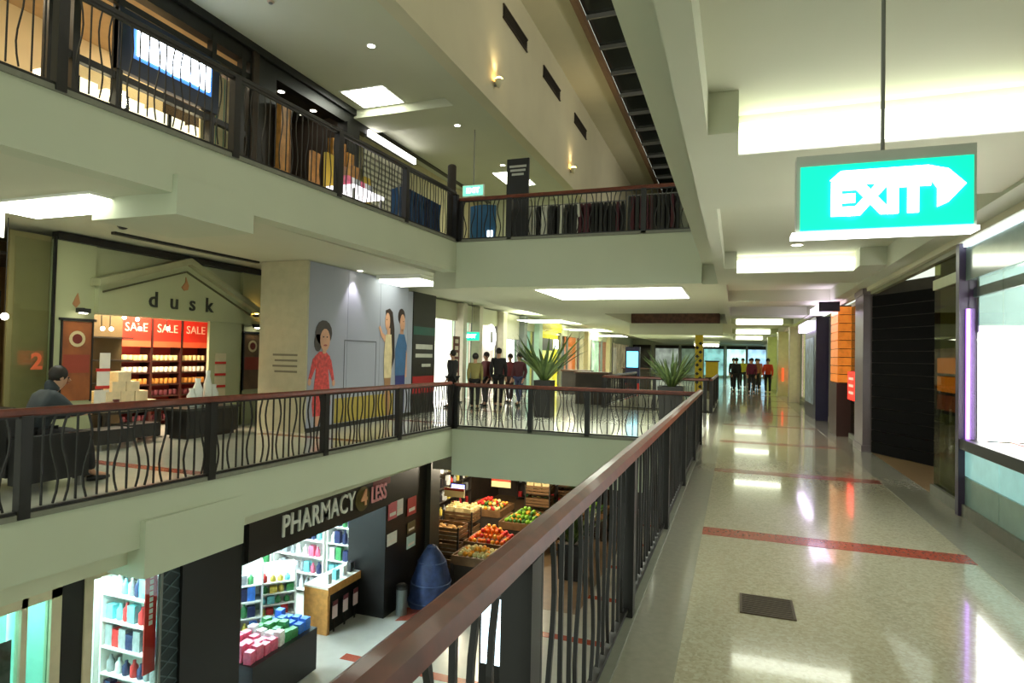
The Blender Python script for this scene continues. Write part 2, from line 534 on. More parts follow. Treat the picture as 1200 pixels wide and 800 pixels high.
for x, y, z, lb in ((-6.6, 10.0, 7.45, 'round downlight left of the oval panel in upper gallery ceiling'), (-6.75, 14.2, 7.45, 'round downlight above the tall corner post'),
                    (-6.8, 17.6, 7.45, 'small round downlight near the upper exit sign'), (0.8, 9.55, ZC, 'round downlight in front of the second corridor light slot'),
                    (-6.7, 6.9, 3.4, 'small round downlight right of the dome camera')):
    downlight(lb, x, y, z)
# dome camera, smoke detectors
dc = thing('dome_camera', 'dark dome security camera on the ceiling before the candle shop', 'camera', (-8.3, 6.4, 3.4))
MB().lathe([(0.1, 0), (0.1, -0.03)], n=16).build('base', WHITE, dc)
MB().lathe([(0.085, -0.03), (0.075, -0.07), (0.045, -0.1), (0.01, -0.11)], n=16).build('dome', BLACK, dc)
for x, y, z, lb in ((-7.4, 8.2, 7.45, 'small round smoke detector on the upper gallery ceiling'), (-6.9, 6.9, 7.45, 'second smoke detector on the upper gallery ceiling near the edge'),
                    (0.55, 2.95, ZC, 'faint pink smoke detector on corridor ceiling right of sign rod')):
    t = thing('smoke_detector', lb, 'detector', (x, y, z))
    MB().lathe([(0.06, 0), (0.06, -0.015), (0.05, -0.03)], n=14).build('base', mat('pinkish_plastic', (190, 170, 150), 0.5), t)
    MB().lathe([(0.035, -0.03), (0.03, -0.045)], n=12).build('sensor', GREY, t)
for k, y in enumerate((7, 13, 19, 26)):  # unseen fill lamps, added to brighten the bulkhead and roof
    t = thing('fill_lamp', ORD[k] + ' unseen black fill lamp added high on upper right gallery wall', 'light', (-0.32, y, 8.9), 0, 'fill lamps added on the upper right gallery wall')
    bx('housing', BLACK, -0.2, 0.0, -0.3, 0.3, -0.15, 0.15, t)
    bx('lamp', SPOT, -0.21, -0.2, -0.26, 0.26, -0.11, 0.11, t)
    l = bpy.data.lights.new('fill_area', 'AREA')
    l.shape = 'RECTANGLE'
    l.size, l.size_y, l.energy, l.color = 0.5, 0.2, 30, (1.0, 0.96, 0.84)
    obj('fill_light', l, t, (-0.23, 0, 0), (0, PI / 2, 0))
# vents and sconces on the bulkhead
for k, y in enumerate((14.1, 17.3, 20.85)):
    t = thing('air_vent', ['nearest', 'middle', 'farthest'][k] + ' long dark air vent on the tan bulkhead wall', 'vent', (-5.19, y, 9.62))
    bx('backing', BLACK, 0, 0.01, -0.85, 0.85, -0.14, 0.14, t)
    for s in (-1, 1):
        bx('frame', DARK, 0, 0.035, -0.88, 0.88, s * 0.14, s * 0.17, t)
    for j in range(5):
        bx('slat', DARK, 0.005, 0.03, -0.85, 0.85, -0.11 + j * 0.052, -0.095 + j * 0.052, t)
for k, y in enumerate((12.8, 19.6)):
    t = thing('wall_sconce', ['nearer', 'farther'][k] + ' warm glowing wall sconce on the tan bulkhead', 'light', (-5.19, y, 7.75))
    MB().lathe([(0.02, -0.14), (0.05, -0.1), (0.09, 0.0), (0.1, 0.04)], (0.11, 0, 0), n=14).build('bowl', TAN, t)
    MB().lathe([(0.085, 0.02), (0.09, 0.06), (0.05, 0.1)], (0.11, 0, 0), n=12).build('lamp', mat('warm_lamp', (255, 200, 110), 0.5, emit=16), t)
    bx('bracket', GREY, 0, 0.05, -0.02, 0.02, -0.1, 0.0, t)
    l = bpy.data.lights.new('sconce_lamp', 'SPOT')
    l.energy = 45
    l.color = (1, 0.78, 0.42)
    l.spot_blend = 1.0
    l.spot_size = 1.7
    l.shadow_soft_size = 0.05
    lo = obj('lamp_light', l, t, (0.11, 0, 0.1), (PI, 0, 0))

# ================================================================== EXIT SIGN
es = thing('exit_sign', 'large green and white lit exit sign hanging over the corridor', 'sign', (0.48, 2.5, 2.06))
EG = mat('lit_exit_green', (0, 214, 170), 0.4, var=0.0, emit=0.9)
EW = mat('lit_exit_white', (255, 255, 255), 0.4, var=0.0, emit=3.0)
MB().box(-0.275, 0.285, 0.0, 0.07, 0.015, 0.30).build('housing', mat('pale_grey_plastic', (190, 192, 182), 0.5), es)
bx('light_bar', EW, -0.29, 0.29, -0.012, 0.075, 0.0, 0.015, es)
bx('green_face', EG, -0.262, 0.275, -0.006, 0.0, 0.022, 0.258, es)
text('letters', 'EXIT', 0.155, EW, es, (-0.01, -0.01, 0.125), ROT_Y, 0.003, 0.0095, 0.94)
MB().prism([(-0.165, 0.2), (-0.13, 0.232), (0.14, 0.232), (0.2, 0.215), (0.252, 0.16), (0.2, 0.1), (0.168, 0.085), (0.168, 0.15), (0.15, 0.18), (-0.12, 0.18)], -0.013, -0.007, 'y').build('arrow', EW, es)
for s in (0,):
    MB().tube([(0.01, 0.035, 0.3), (0.01, 0.035, 1.2)], 0.007, 8).build('rod', GREY, es)
    MB().lathe([(0.03, 1.185), (0.03, 1.2)], (0.01, 0.035, 0), n=12).build('rod_cap', GREY, es)
ex2 = thing('exit_sign', 'small green exit sign under the upper gallery ceiling', 'sign', (-6.45, 14.6, 5.72))
bx('green_face', mat('soft_exit_green', (120, 220, 190), 0.4, emit=0.8), -0.28, 0.28, -0.01, 0, 0, 0.26, ex2)
bx('housing', WHITE, -0.3, 0.3, 0, 0.06, -0.02, 0.28, ex2)
text('letters', 'EXIT', 0.18, EW, ex2, (0, -0.015, 0.13), ROT_Y, 0.003, 0.004)
bx('rod', GREY, -0.01, 0.01, 0.02, 0.04, 0.28, 1.73, ex2)
ex3 = thing('exit_sign', 'small green exit sign above the far white shop', 'sign', (-8.6, 19.6, 2.1))
bx('green_face', EG, -0.3, 0.3, -0.01, 0, 0, 0.28, ex3)
bx('housing', WHITE, -0.32, 0.32, 0, 0.06, -0.02, 0.3, ex3)
text('letters', 'EXIT', 0.18, EW, ex3, (0, -0.015, 0.14), ROT_Y, 0.003, 0.004)
bx('rod', GREY, -0.01, 0.01, 0.02, 0.04, 0.3, 1.3, ex3)
ex4 = thing('exit_sign', 'pale exit sign cut by the left picture edge', 'sign', (-9.3, 5.25, 3.02))
bx('face', mat('pale_lit_sign', (220, 235, 210), 0.4, emit=0.5), -0.25, 0.25, -0.01, 0, 0, 0.16, ex4)
bx('housing', WHITE, -0.27, 0.27, 0, 0.06, -0.02, 0.38, ex4)
bx('symbol', mat('dark_green_print', (50, 80, 60)), 0.05, 0.2, -0.014, -0.01, 0.05, 0.1, ex4)

# floor grille
fg = thing('floor_grille', 'small dark square floor grille in the terrazzo corridor', 'grille', (0.21, 4.4, 0))
gm = mat('brown_grille_metal', (86, 72, 58), 0.5, metal=0.3)
bx('plate', DARK, -0.15, 0.15, -0.155, 0.155, 0.0, 0.004, fg)
for s in (-1, 1):
    bx('frame', gm, s * 0.15, s * 0.165, -0.17, 0.17, 0, 0.008, fg)
    bx('frame', gm, -0.15, 0.15, s * 0.155, s * 0.17, 0, 0.008, fg)
for k in range(9):
    bx('bar', gm, -0.15, 0.15, -0.135 + k * 0.033, -0.12 + k * 0.033, 0.002, 0.007, fg)

# ================================================================== RIGHT SHOPFRONTS
PURP = mat('purple_dark_frame', (58, 44, 70), 0.35)
sc = thing('shop_showcase', 'brightly lit white glass showcase shopfront at right picture edge', 'shop front', (2.3, 0, 0))
TEALP = mat('teal_backlit_panel', (150, 205, 205), 0.2, emit=0.35)
for k in range(4):
    y = 4.2 + 0.91 * k
    bx('base_panel', mat('teal_base_panel', (140, 172, 165), 0.15, coat=0.5), 0.0, 0.05, y, y + 0.9, 0.13, 0.42, sc)
    bx('lit_panel', TEALP, 0.0, 0.05, y, y + 0.9, 0.43, 0.71, sc)
    bx('glass_pane', GLASS, 0.02, 0.035, y, y + 0.9, 0.82, 2.88, sc)
bx('plinth', KERB, -0.03, 0.1, 4.2, 7.84, 0, 0.13, sc)
bx('black_band', BLACK, -0.05, 0.12, 4.2, 7.83, 0.71, 0.82, sc)
bx('shelf_deck', mat('pink_white_deck', (232, 214, 212), 0.3), 0.12, 1.3, 4.2, 7.83, 0.74, 0.8, sc)
for k in range(4):
    bx('deck_trim', mat('pink_trim', (190, 110, 110), 0.4), 0.12 + k * 0.28, 0.15 + k * 0.28, 4.2, 7.83, 0.8, 0.815, sc)
bx('back_panel', mat('glow_white', (255, 255, 255), 0.5, var=0, emit=4.5), 1.3, 1.36, 4.2, 7.8, 0.8, 2.7, sc)
bx('lit_side_panel', mat('glow_white', (255, 255, 255), 0.5, var=0, emit=4.5), 0.1, 1.36, 7.76, 7.8, 0.82, 1.95, sc)  # glow put into the panel for the brightly lit showcase inside
bx('side_panel', mat('white_panel', (240, 240, 238), 0.4), 0.1, 1.36, 7.76, 7.8, 1.95, 2.02, sc)
bx('teal_side_panel', mat('teal_grey_reflection', (104, 132, 128), 0.3), 0.1, 1.36, 7.76, 7.8, 2.02, 2.9, sc)  # teal-grey colour stands in for reflections in the showcase glass
bx('side_panel', mat('white_panel', (240, 240, 238), 0.4), 0.1, 1.36, 4.15, 4.2, 0.8, 2.9, sc)
bx('valance', mat('dark_teal_valance', (60, 84, 80), 0.4), 0.06, 0.1, 4.2, 7.8, 2.32, 2.42, sc)
bx('header', mat('pale_green_header', (124, 146, 136), 0.2, coat=0.5), 0.0, 0.1, 4.2, 7.83, 2.5, 3.0, sc)
bx('light_strip', mat('cold_strip_light', (225, 240, 255), 0.4, emit=4), -0.03, 0.0, 4.2, 7.8, 2.86, 2.92, sc)
bx('frame_post', PURP, -0.06, 0.1, 7.83, 7.93, 0, 2.95, sc)
bx('violet_edge', mat('violet_glow_edge', (190, 130, 255), 0.4, emit=1.6), 0.0, 0.03, 7.79, 7.825, 0.82, 2.2, sc)
tag(bx('display_box', mat('dark_speaker_grey', (70, 72, 72), 0.5), 3.2, 3.35, 6.6, 6.75, 1.95, 2.1), 'small grey box mounted high in the white showcase', 'box')
l = bpy.data.lights.new('showcase_tube', 'AREA')
l.energy = 50
l.size = 0.8
l.size_y = 3.2
l.shape = 'RECTANGLE'
obj('tube_light', l, sc, (0.7, 6.0, 2.85))
struct('wall_right', MB().box(3.7, 3.8, 4, 9, 0, 3), mat('pale_wall', (226, 228, 222), 0.6), 'white back wall of the right showcase', 'wall')

struct('wall_right', MB().box(2.3, 2.5, -5, 4.12, 0, 3.0), CREAM, 'unseen cream corridor wall nearer than the showcase, added to block stray light', 'wall')  # out of view; closes the corridor so world light does not leak in
gp = thing('glass_partition', 'tall olive glass panel before orange shelves beside the showcase', 'glass', (2.3, 0, 0))
bx('pane', DGLASS, 0.02, 0.04, 7.95, 9.0, 0.13, 2.9, gp)
bx('sill', KERB, -0.02, 0.1, 7.93, 9.0, 0, 0.13, gp)
bx('transom', mat('pale_transom', (190, 196, 150), 0.4), 0.0, 0.06, 7.95, 9.0, 2.52, 2.64, gp)
# orange lit shelves behind the olive glass
osf = thing('lit_shelf', 'orange glowing shelf unit behind the olive glass panel', 'shelf', (2.345, 7.98, 0))
ORG = mat('orange_lit_panel', (235, 130, 40), 0.5, emit=0.9)
for k in range(3):
    bx('lit_panel', ORG if k < 2 else mat('red_orange_panel', (190, 80, 50), 0.5, emit=0.25), 0.0, 0.03, 0.25, 1.0, 1.5 - k * 0.22, 1.68 - k * 0.22, osf)
    bx('board', DARK, -0.003, 0.03, 0.0, 1.0, 1.46 - k * 0.22, 1.49 - k * 0.22, osf)
bx('backing', mat('pale_reflection_back', (196, 196, 156), .5), 0.03, 0.08, 0.0, 1.0, 0, 2.9, osf)  # pale colour stands in for reflections in the olive pane
struct('wall_right', MB().prism([(2.32, 12.65), (3.0, 11.3), (3.25, 9.45), (2.8, 9.42), (2.8, 9.02), (4.6, 9.0), (4.6, 12.7), (2.32, 12.7)], 0, 3.0, 'z'), DARK, 'dark recessed doorway wall', 'wall')
sh = thing('roller_shutter', 'very dark closed shutter in the recessed doorway', 'shutter', (0, 0, 0))
for k in range(14):
    z = 0.02 + k * 0.2
    MB().prism([(2.3, 12.62), (2.98, 11.28), (3.22, 9.4), (3.24, 9.4), (3.0, 11.3), (2.32, 12.64)], z, z + 0.185, 'z').build('slat', mat('shutter_black', (9, 8, 8), .85, spec=.1), sh)
struct('trim_12', MB().box(2.28, 2.36, 7.93, 12.75, 2.84, 3.0), mat('olive_header', (128, 124, 92), 0.5), 'olive header above the dark doorway', 'header')
struct('floor', MB().box(2.3, 3.3, 8.9, 12.7, -0.05, 0.002), mat('brown_doorway_floor', (128, 104, 74), 0.35), 'brown floor of the recessed doorway', 'floor')


def column(label, x, y, w, d, h, m, z=0.0, base=None):
    t = thing('column', label, 'column', (x, y, z))
    bx('shaft', m, -w / 2, w / 2, -d / 2, d / 2, 0.12, h - 0.1, t)
    bx('base', base or m, -w / 2 - 0.02, w / 2 + 0.02, -d / 2 - 0.02, d / 2 + 0.02, 0, 0.12, t)
    bx('capital', base or m, -w / 2 - 0.015, w / 2 + 0.015, -d / 2 - 0.015, d / 2 + 0.015, h - 0.1, h, t)
    return t


column('purple grey stone column between dark doorway and red sign', 2.32, 13.1, 0.3, 0.8, 2.95, mat('purple_grey_stone', (118, 104, 106), 0.3))
rs = thing('red_sign', 'glowing red box sign on the glass past the dark doorway', 'sign', (2.22, 13.75, 0.86))
bx('box', mat('lit_red', (250, 40, 28), 0.4, emit=1.3), -0.05, 0.0, -0.25, 0.55, 0, 0.56, rs)
bx('frame', mat('dark_red', (120, 30, 24), 0.5), 0.0, 0.05, -0.27, 0.57, -0.02, 0.58, rs)
for k in range(3):
    bx('printed_line', mat('pale_red_print', (255, 150, 130), 0.4, emit=1.0), -0.055, -0.05, -0.1, 0.4, 0.12 + k * 0.14, 0.17 + k * 0.14, rs)
gw = thing('glass_partition', 'olive shop window past the red sign', 'glass', (2.34, 13.5, 0))
bx('pane', DGLASS, 0, 0.02, 0.0, 1.5, 0.1, 2.8, gw)
bx('sill', KERB, -0.04, 0.06, 0, 1.5, 0, 0.1, gw)
oc = thing('column', 'orange tiled column, lit look from added glow, dark lower half, right side', 'column', (2.25, 15.6, 0))
bx('base', mat('dark_maroon', (70, 44, 40), 0.4), -0.18, 0.15, -0.55, 0.55, 0, 1.15, oc)
for k in range(9):
    bx('tile_band', mat('orange_tile_glow', (226, 128, 44), 0.35, var=0.2, scale=9, emit=0.35), -0.16, 0.12, -0.52, 0.52, 1.17 + k * 0.185, 1.34 + k * 0.185, oc)  # tiles are no lamp; a slight glow stands in for light on them
bx('core', DARK, -0.12, 0.1, -0.5, 0.5, 1.15, 2.85, oc)
lb = thing('light_box', 'violet white glowing box sign above the orange column', 'sign', (1.99, 14.95, 2.74))
bx('lit_face', mat('violet_white_lit', (232, 214, 255), 0.4, emit=3), -0.28, 0.05, 0, 1.8, 0.0, 0.14, lb)
bx('bracket', PURP, -0.3, 0.1, -0.12, 0.0, -0.04, 0.17, lb)
dcw = thing('column', 'dark blue column with a pale printed poster, right side', 'column', (2.22, 20.2, 0))
bx('shaft', mat('navy_column', (44, 40, 66), 0.35), -0.15, 0.2, -1.4, 1.4, 0, 2.85, dcw)
bx('poster', mat('pale_blue_poster', (172, 190, 205), 0.4, var=0.4, scale=4), -0.16, -0.15, -0.9, 1.2, 0.4, 2.3, dcw)
bx('top_light', mat('violet_white_lit', (232, 214, 255), 0.4, emit=3), -0.35, -0.15, -1.2, 1.3, 2.5, 2.75, dcw)
for y0, y1, rgb, e, lb_ in ((16.9, 18.6, (150, 140, 96), 0.15, 'dim olive shop window between orange and navy columns'), (22, 26.5, (222, 226, 150), 0.8, 'pale yellow lit shop window on right side'),
                            (27.2, 30.6, (245, 216, 214), 0.9, 'pinkish lit shop window far along the right side'), (32.4, 37.0, (214, 226, 170), 0.9, 'pale green lit shop window far along the right side'),
                            (39, 46, (240, 240, 220), 0.9, 'last white lit shop window along the right side')):
    t = thing('shop_window', lb_, 'window', (2.4, y0, 0))
    bx('backlit_wall', mat('lit_%d' % y0, rgb, 0.5, var=0.25, scale=1.5, emit=e), 0.1, 0.14, 0, y1 - y0, 0.2, 2.7, t)
    bx('pane', GLASS, 0, 0.02, 0, y1 - y0, 0.15, 2.75, t)
    for q in range(3):
        bx('mullion', GREY, -0.03, 0.03, (y1 - y0) * q / 2 - 0.03, (y1 - y0) * q / 2 + 0.03, 0.1, 2.8, t)
    bx('sill', KERB, -0.04, 0.12, 0, y1 - y0, 0, 0.15, t)
LIME = mat('lime_cream_column', (214, 220, 150), 0.35)
column('lime cream column far along the right shops', 2.1, 31.5, 0.5, 0.9, 2.97, LIME)
column('second lime cream column farthest along the right shops', 1.95, 38.0, 0.5, 1.0, 2.97, LIME)
column('pinkish column past the yellow lit window', 2.2, 26.9, 0.4, 0.6, 2.97, mat('pinkish_column', (214, 196, 182), 0.4))
tag(bx('orange_sign', mat('orange_red_lit', (240, 90, 40), 0.4, emit=0.7), 2.0, 2.06, 30.5, 31.0, 0.7, 1.3), 'small orange red sign near the lime column', 'sign')
struct('wall_right', MB().box(2.55, 2.75, 12.75, 60, 0, 3.0), CREAM, 'cream wall behind the right shop windows', 'wall')

# ================================================================== CANDLE SHOP AND LEFT WALKWAY
WX = -10.0
struct('wall_left', MB().box(-10.04, -9.98, 9.64, 10.56, 0, 2.2).box(-10.3, -9.98, 6.58, 7.25, 0, 3.3).box(-10.3, -9.98, 10.5, 12.4, 0, 3.3).box(-10.3, -10.05, 7.25, 10.5, 2.15, 3.39), GREENP,
       'sage green shopfront wall of the candle shop', 'wall')
struct('wall_left', MB().box(-12.2, -12.0, 1, 11.3, 0, 3.4).box(-12.2, -10.3, 7.1, 7.2, 0, 3.4).box(-12.2, -10.3, 11.2, 11.3, 0, 3.4), mat('shop_brown_wall', (120, 98, 62), 0.7), 'brown inner walls of the candle shop', 'wall')
struct('trim_13', MB().box(-10.05, -9.9, 6.58, 11.4, 3.26, 3.38), BLACK, 'black band under the ceiling above the candle shop', 'band')
struct('trim_14', MB().box(-9.2, -9.1, 6.9, 10.0, 3.36, 3.405), BLACK, 'thin black ceiling slot before the candle shop', 'band')
ga = thing('shop_gable', 'sage green shop gable with dark spaced lettering and small flame emblem', 'shop front', (-9.98, 0, 0))
MB().prism([(7.24, 2.16), (10.66, 2.16), (10.66, 2.45), (8.94, 3.22), (7.24, 2.62)], 0, 0.1, 'x').build('pediment', GREENP, ga)
MOLD = mat('sage_moulding', (160, 160, 124), 0.6)
MB().prism([(7.16, 2.6), (8.94, 3.2), (8.94, 3.32), (7.16, 2.72)], 0, 0.24, 'x').build('rake_moulding', MOLD, ga)
MB().prism([(8.94, 3.2), (10.76, 2.4), (10.76, 2.52), (8.94, 3.32)], 0, 0.24, 'x').build('rake_moulding', MOLD, ga)
MB().prism([(7.3, 2.5), (8.94, 3.05), (8.94, 3.08), (7.3, 2.53)], 0.1, 0.13, 'x').build('inner_moulding', mat('dark_sage', (84, 84, 56), 0.6), ga)
MB().prism([(8.94, 3.05), (10.6, 2.34), (10.6, 2.37), (8.94, 3.08)], 0.1, 0.13, 'x').build('inner_moulding', mat('dark_sage', (84, 84, 56), 0.6), ga)
LET = mat('dark_lettering', (44, 46, 36), 0.5)
for ch, y in zip('dusk', (8.25, 8.69, 9.1, 9.5)):
    text('letter', ch, 0.4, LET, ga, (0.11, y, 2.46), ROT_X, 0.01, 0.004)
FLAME = mat('orange_flame_print', (180, 128, 84), 0.5)
MB().prism([(8.84, 2.76), (8.9, 2.7), (8.98, 2.72), (9.0, 2.8), (8.93, 2.96), (8.92, 2.86)], 0.1, 0.115, 'x').build('flame_emblem', FLAME, ga)
MB().prism([(6.88, 2.28), (6.94, 2.22), (7.0, 2.3), (6.96, 2.46), (6.92, 2.38)], 0.002, 0.012, 'x').build('flame_emblem', FLAME, ga)
# side posters with picture lights
for y0, y1, z0, z1, lb_, m1 in ((6.73, 7.2, 0.73, 2.0, 'brown and orange poster on the left candle shop pier', (150, 84, 40)), (10.56, 11.05, 0.75, 1.95, 'dark brown poster on the right candle shop pier', (112, 84, 54))):
    t = thing('poster', lb_, 'poster', (-9.97, (y0 + y1) / 2, z0))
    w = (y1 - y0) / 2
    bx('sheet', mat('poster_%d' % int(y0), m1, 0.4, var=0.3, scale=3), 0, 0.012, -w, w, 0, z1 - z0, t)
    for s in (-1, 1):
        bx('frame', BLACK, 0, 0.025, s * w, s * (w + 0.025), -0.02, z1 - z0 + 0.02, t)
    bx('frame', BLACK, 0, 0.04, -w - 0.06, w + 0.06, z1 - z0 + 0.01, z1 - z0 + 0.05, t)
    h = z1 - z0
    MB().lathe([(0.13, 0), (0.13, 0.006)], n=16).build('round_print', mat('cream_print', (214, 196, 150), 0.5), t).matrix_local = Matrix.Translation((0.012, 0, h * 0.78)) @ Matrix.Rotation(PI / 2, 4, 'Y')
    MB().lathe([(0.08, 0), (0.08, 0.009)], n=16).build('round_print', mat('dark_red_print', (120, 40, 30), 0.5), t).matrix_local = Matrix.Translation((0.012, 0, h * 0.78)) @ Matrix.Rotation(PI / 2, 4, 'Y')
    bx('printed_area', mat('red_brown_print', (150, 60, 40), 0.5), 0.012, 0.015, -w * 0.9, w * 0.9, h * 0.35, h * 0.58, t)
    q = thing('picture_light', 'small black picture light above the ' + ('left' if y0 < 8 else 'right') + ' candle shop poster', 'light', (-9.97, (y0 + y1) / 2, z1 + 0.16))
    bx('arm', BLACK, 0, 0.14, -0.02, 0.02, 0.03, 0.06, q)
    bx('hood', BLACK, 0.08, 0.18, -0.09, 0.09, -0.02, 0.05, q)
    bx('lamp', SPOT, 0.1, 0.16, -0.05, 0.05, -0.035, -0.02, q)
wl = thing('wall_lamp', 'glowing wall lamp up high on the right candle shop pier', 'light', (-9.97, 10.8, 2.44))
MB().ball((0.1, 0, 0), 0.06).build('globe', mat('warm_lamp', (255, 200, 110), 0.5, emit=16), wl, smooth=True)
bx('bracket', BLACK, 0, 0.08, -0.015, 0.015, -0.1, -0.06, wl)
MB().lathe([(0.05, -0.12), (0.06, -0.06), (0.03, -0.055)], (0.1, 0, 0), n=12).build('cup', BLACK, wl)
# olive glass wall and shop at far left
gl = thing('glass_partition', 'olive tinted glass wall panel left of the candle shop', 'glass', (-9.95, 6.0, 0))
bx('pane', GLASS, 0, 0.02, 0.0, 0.56, 0.05, 3.2, gl)
bx('backing', OLIVE, -0.12, -0.08, -0.02, 0.56, 0, 3.3, gl)
bx('edge_trim', BLACK, -0.02, 0.04, 0.55, 0.575, 0, 3.3, gl)
text('number', '2', 0.34, mat('orange_print', (206, 96, 54), 0.5), gl, (0.03, 0.34, 1.35), ROT_X, 0.004, 0.01)
yb = thing('shop_display', 'golden lit shelf display cut by the left picture edge', 'shelf', (-10.6, 4.2, 0))
bx('back_panel', mat('golden_lit_wall', (196, 150, 70), 0.6, var=0.5, scale=3, emit=0.3), 0, 0.05, 0, 1.8, 0, 3.2, yb)
for k in range(4):
    bx('board', DARK, 0.05, 0.35, 0, 1.8, 0.5 + k * 0.5, 0.53 + k * 0.5, yb)
for k in range(2):
    bx('side', BLACK, 0.05, 0.38, 1.76 * k, 0.04 + 1.76 * k, 0, 2.4, yb)
for k in range(6):
    tag(MB().lathe([(0.07, 0), (0.08, 0.12), (0.05, 0.2), (0.03, 0.24)], n=12).build('jar', mat('jar_%d' % (k % 3), ((226, 196, 120), (240, 236, 220), (120, 60, 40))[k % 3], 0.4), loc=(-10.38, 4.9 + k % 3 * 0.4, 0.53 + (k // 3 + 1) * 0.5), smooth=True),
        ('amber', 'white', 'brown')[k % 3] + ' jar on the ' + ('lower', 'upper')[k // 3] + ' board of the golden shelf', 'jar')
for k, (y, z) in enumerate(((5.75, 2.0), (5.6, 1.72))):
    t = thing('pendant_lamp', ('upper', 'lower')[k] + ' small glowing bulb lamp at the left edge', 'light', (-9.7, y, z))
    MB().ball((0, 0, 0), 0.05).build('bulb', SPOT, t, smooth=True)
    MB().tube([(0, 0, 0.04), (0, 0, 3.4 - z)], 0.006, 6).build('cord', BLACK, t)

# red backed shelf wall with candles
sf = thing('wall_shelf', 'tall candle shelf unit with red sale boards on top', 'shelf', (-11.5, 8.64, 0))
bx('back_panel', mat('deep_red_backing', (150, 30, 24), 0.6), -0.06, 0.0, 0, 2.18, 0, 2.3, sf)
SHZ = [0.12, 0.38, 0.62, 0.86, 1.1, 1.34]
for z in SHZ:
    bx('board', mat('dark_red_wood', (62, 24, 20), 0.5), 0, 0.28, 0, 2.18, z - 0.03, z, sf)
for k in range(4):
    bx('upright', mat('dark_red_wood', (62, 24, 20), 0.5), 0, 0.3, 0.72 * k - 0.02, 0.72 * k + 0.025, 0, 1.62, sf)
    bx('upright', mat('dark_red_wood', (62, 24, 20), 0.5), 0, 0.31, 0.72 * k - 0.02, 0.72 * k + 0.025, 1.62, 2.3, sf)
for k in range(3):
    b = bx('sale_board', mat('sale_red', (214, 44, 32), 0.5), 0.24, 0.3, 0.72 * k + 0.03, 0.72 * k + 0.69, 1.62, 2.24, sf)
    text('letters', 'SALE', 0.24, mat('pale_pink_print', (255, 180, 160), 0.5), b, (0.305, 0.72 * k + 0.36, 2.0), ROT_X, 0.003, 0.0)
    MB().box(0.3, 0.306, 0.72 * k + 0.03, 0.72 * k + 0.69, 1.62, 1.74).build('lower_band', mat('orange_band', (232, 96, 60), 0.5), b)
CANC = [('cream', (250, 220, 160), 0.35), ('white', (250, 240, 225), 0.3), ('amber', (220, 150, 70), 0.15), ('plum', (110, 50, 60), 0.0)]
JM = {}
for n_, c_, e_ in CANC:
    JM[n_] = MB().lathe([(0.045, 0), (0.05, 0.02), (0.05, 0.1), (0.04, 0.115)], n=8).mesh('candle_jar', mat('candle_' + n_, c_, 0.4), True)
rows = ['plum', 'white', 'plum', 'amber', 'white', 'cream']
rowname = ['lowest', 'second lowest', 'third', 'fourth', 'second highest', 'highest']
for r_, z in enumerate(SHZ):
    for k in range(18):
        c_ = rows[r_]
        y = 8.64 + 0.08 + (k // 6) * 0.72 + (k % 6) * 0.112
        o = obj('candle_jar', JM[c_], None, (-11.29, y, z))
        tag(o, f'{ORD[k]} {c_} candle jar from the left on the {rowname[r_]} board of the red shelf', 'candle', f'candles on the {rowname[r_]} red shelf board')
# other fittings inside
ds = thing('display_shelf', 'dim olive brown side shelf inside the candle shop', 'shelf', (-11.0, 7.35, 0))
bx('panel', mat('olive_brown', (96, 78, 48), 0.6), -0.05, 0, 0, 1.2, 0, 2.4, ds)
for k in range(4):
    bx('board', DARK, 0, 0.3, 0, 1.2, 0.5 + k * 0.42, 0.53 + k * 0.42, ds)
WB = mat('cream_carton', (246, 222, 178), 0.5, var=0.1, scale=8)
CB = MB().box(-0.12, 0.12, -0.12, 0.12, 0, 0.17)
CBm = CB.mesh('gift_box', WB)
tb = thing('display_table', 'dark low table heaped with cream gift boxes in shop entrance', 'table', (-10.25, 7.9, 0))
bx('top', DARK, -0.4, 0.4, -0.5, 0.6, 0.46, 0.5, tb)
for sx in (-1, 1):
    for sy in (-1, 1):
        bx('leg', DARK, sx * 0.36 - 0.03, sx * 0.36 + 0.03, 0.05 + sy * 0.5 - 0.03, 0.05 + sy * 0.5 + 0.03, 0, 0.46, tb)
for lv, (n_, z) in enumerate(((4, 0.5), (3, 0.67), (2, 0.84), (1, 1.01))):
    for k in range(n_):
        for d in range(2 if lv < 2 else 1):
            o = obj('gift_box', CBm, None, (-10.05 - d * 0.27, 7.52 + k * 0.26 + lv * 0.09, z), (0, 0, random.uniform(-.08, .08)))
            tag(o, f'{ORD[k]} cream gift box from left, {("front", "rear")[d]} row, {("bottom", "second", "third", "top")[lv]} layer of entrance heap', 'box', f'gift boxes, {("bottom", "second", "third", "top")[lv]} layer')
for k, z in enumerate((1.24, 0.95, 0.62)):
    t = thing('sale_card', ('highest', 'middle', 'lowest')[k] + ' white and red sale card at the left of shop entrance', 'sign', (-10.0 + 0.03, 7.42, z))
    bx('card', mat('white_card', (245, 238, 226), 0.5), 0, 0.01, -0.14 + 0.04 * (2 - k), 0.12, 0, 0.26, t)
    bx('red_strip', RED, 0, 0.014, -0.12, 0.12, -0.05, 0.0, t)
    bx('stand', GREY, -0.02, 0, -0.02, 0.02, -z, 0.1, t)
for k in range(4):
    t = thing('sale_card', ('top', 'second', 'third', 'bottom')[k] + ' pale card with red strip on the right pier by the entrance', 'sign', (-9.97, 9.93, 1.35 - k * 0.24))
    bx('card', mat('pale_green_card', (206, 196, 160), 0.5), 0, 0.01, -0.14, 0.14, 0, 0.17, t)
    bx('red_strip', RED, 0, 0.014, -0.14, 0.14, -0.05, 0.0, t)
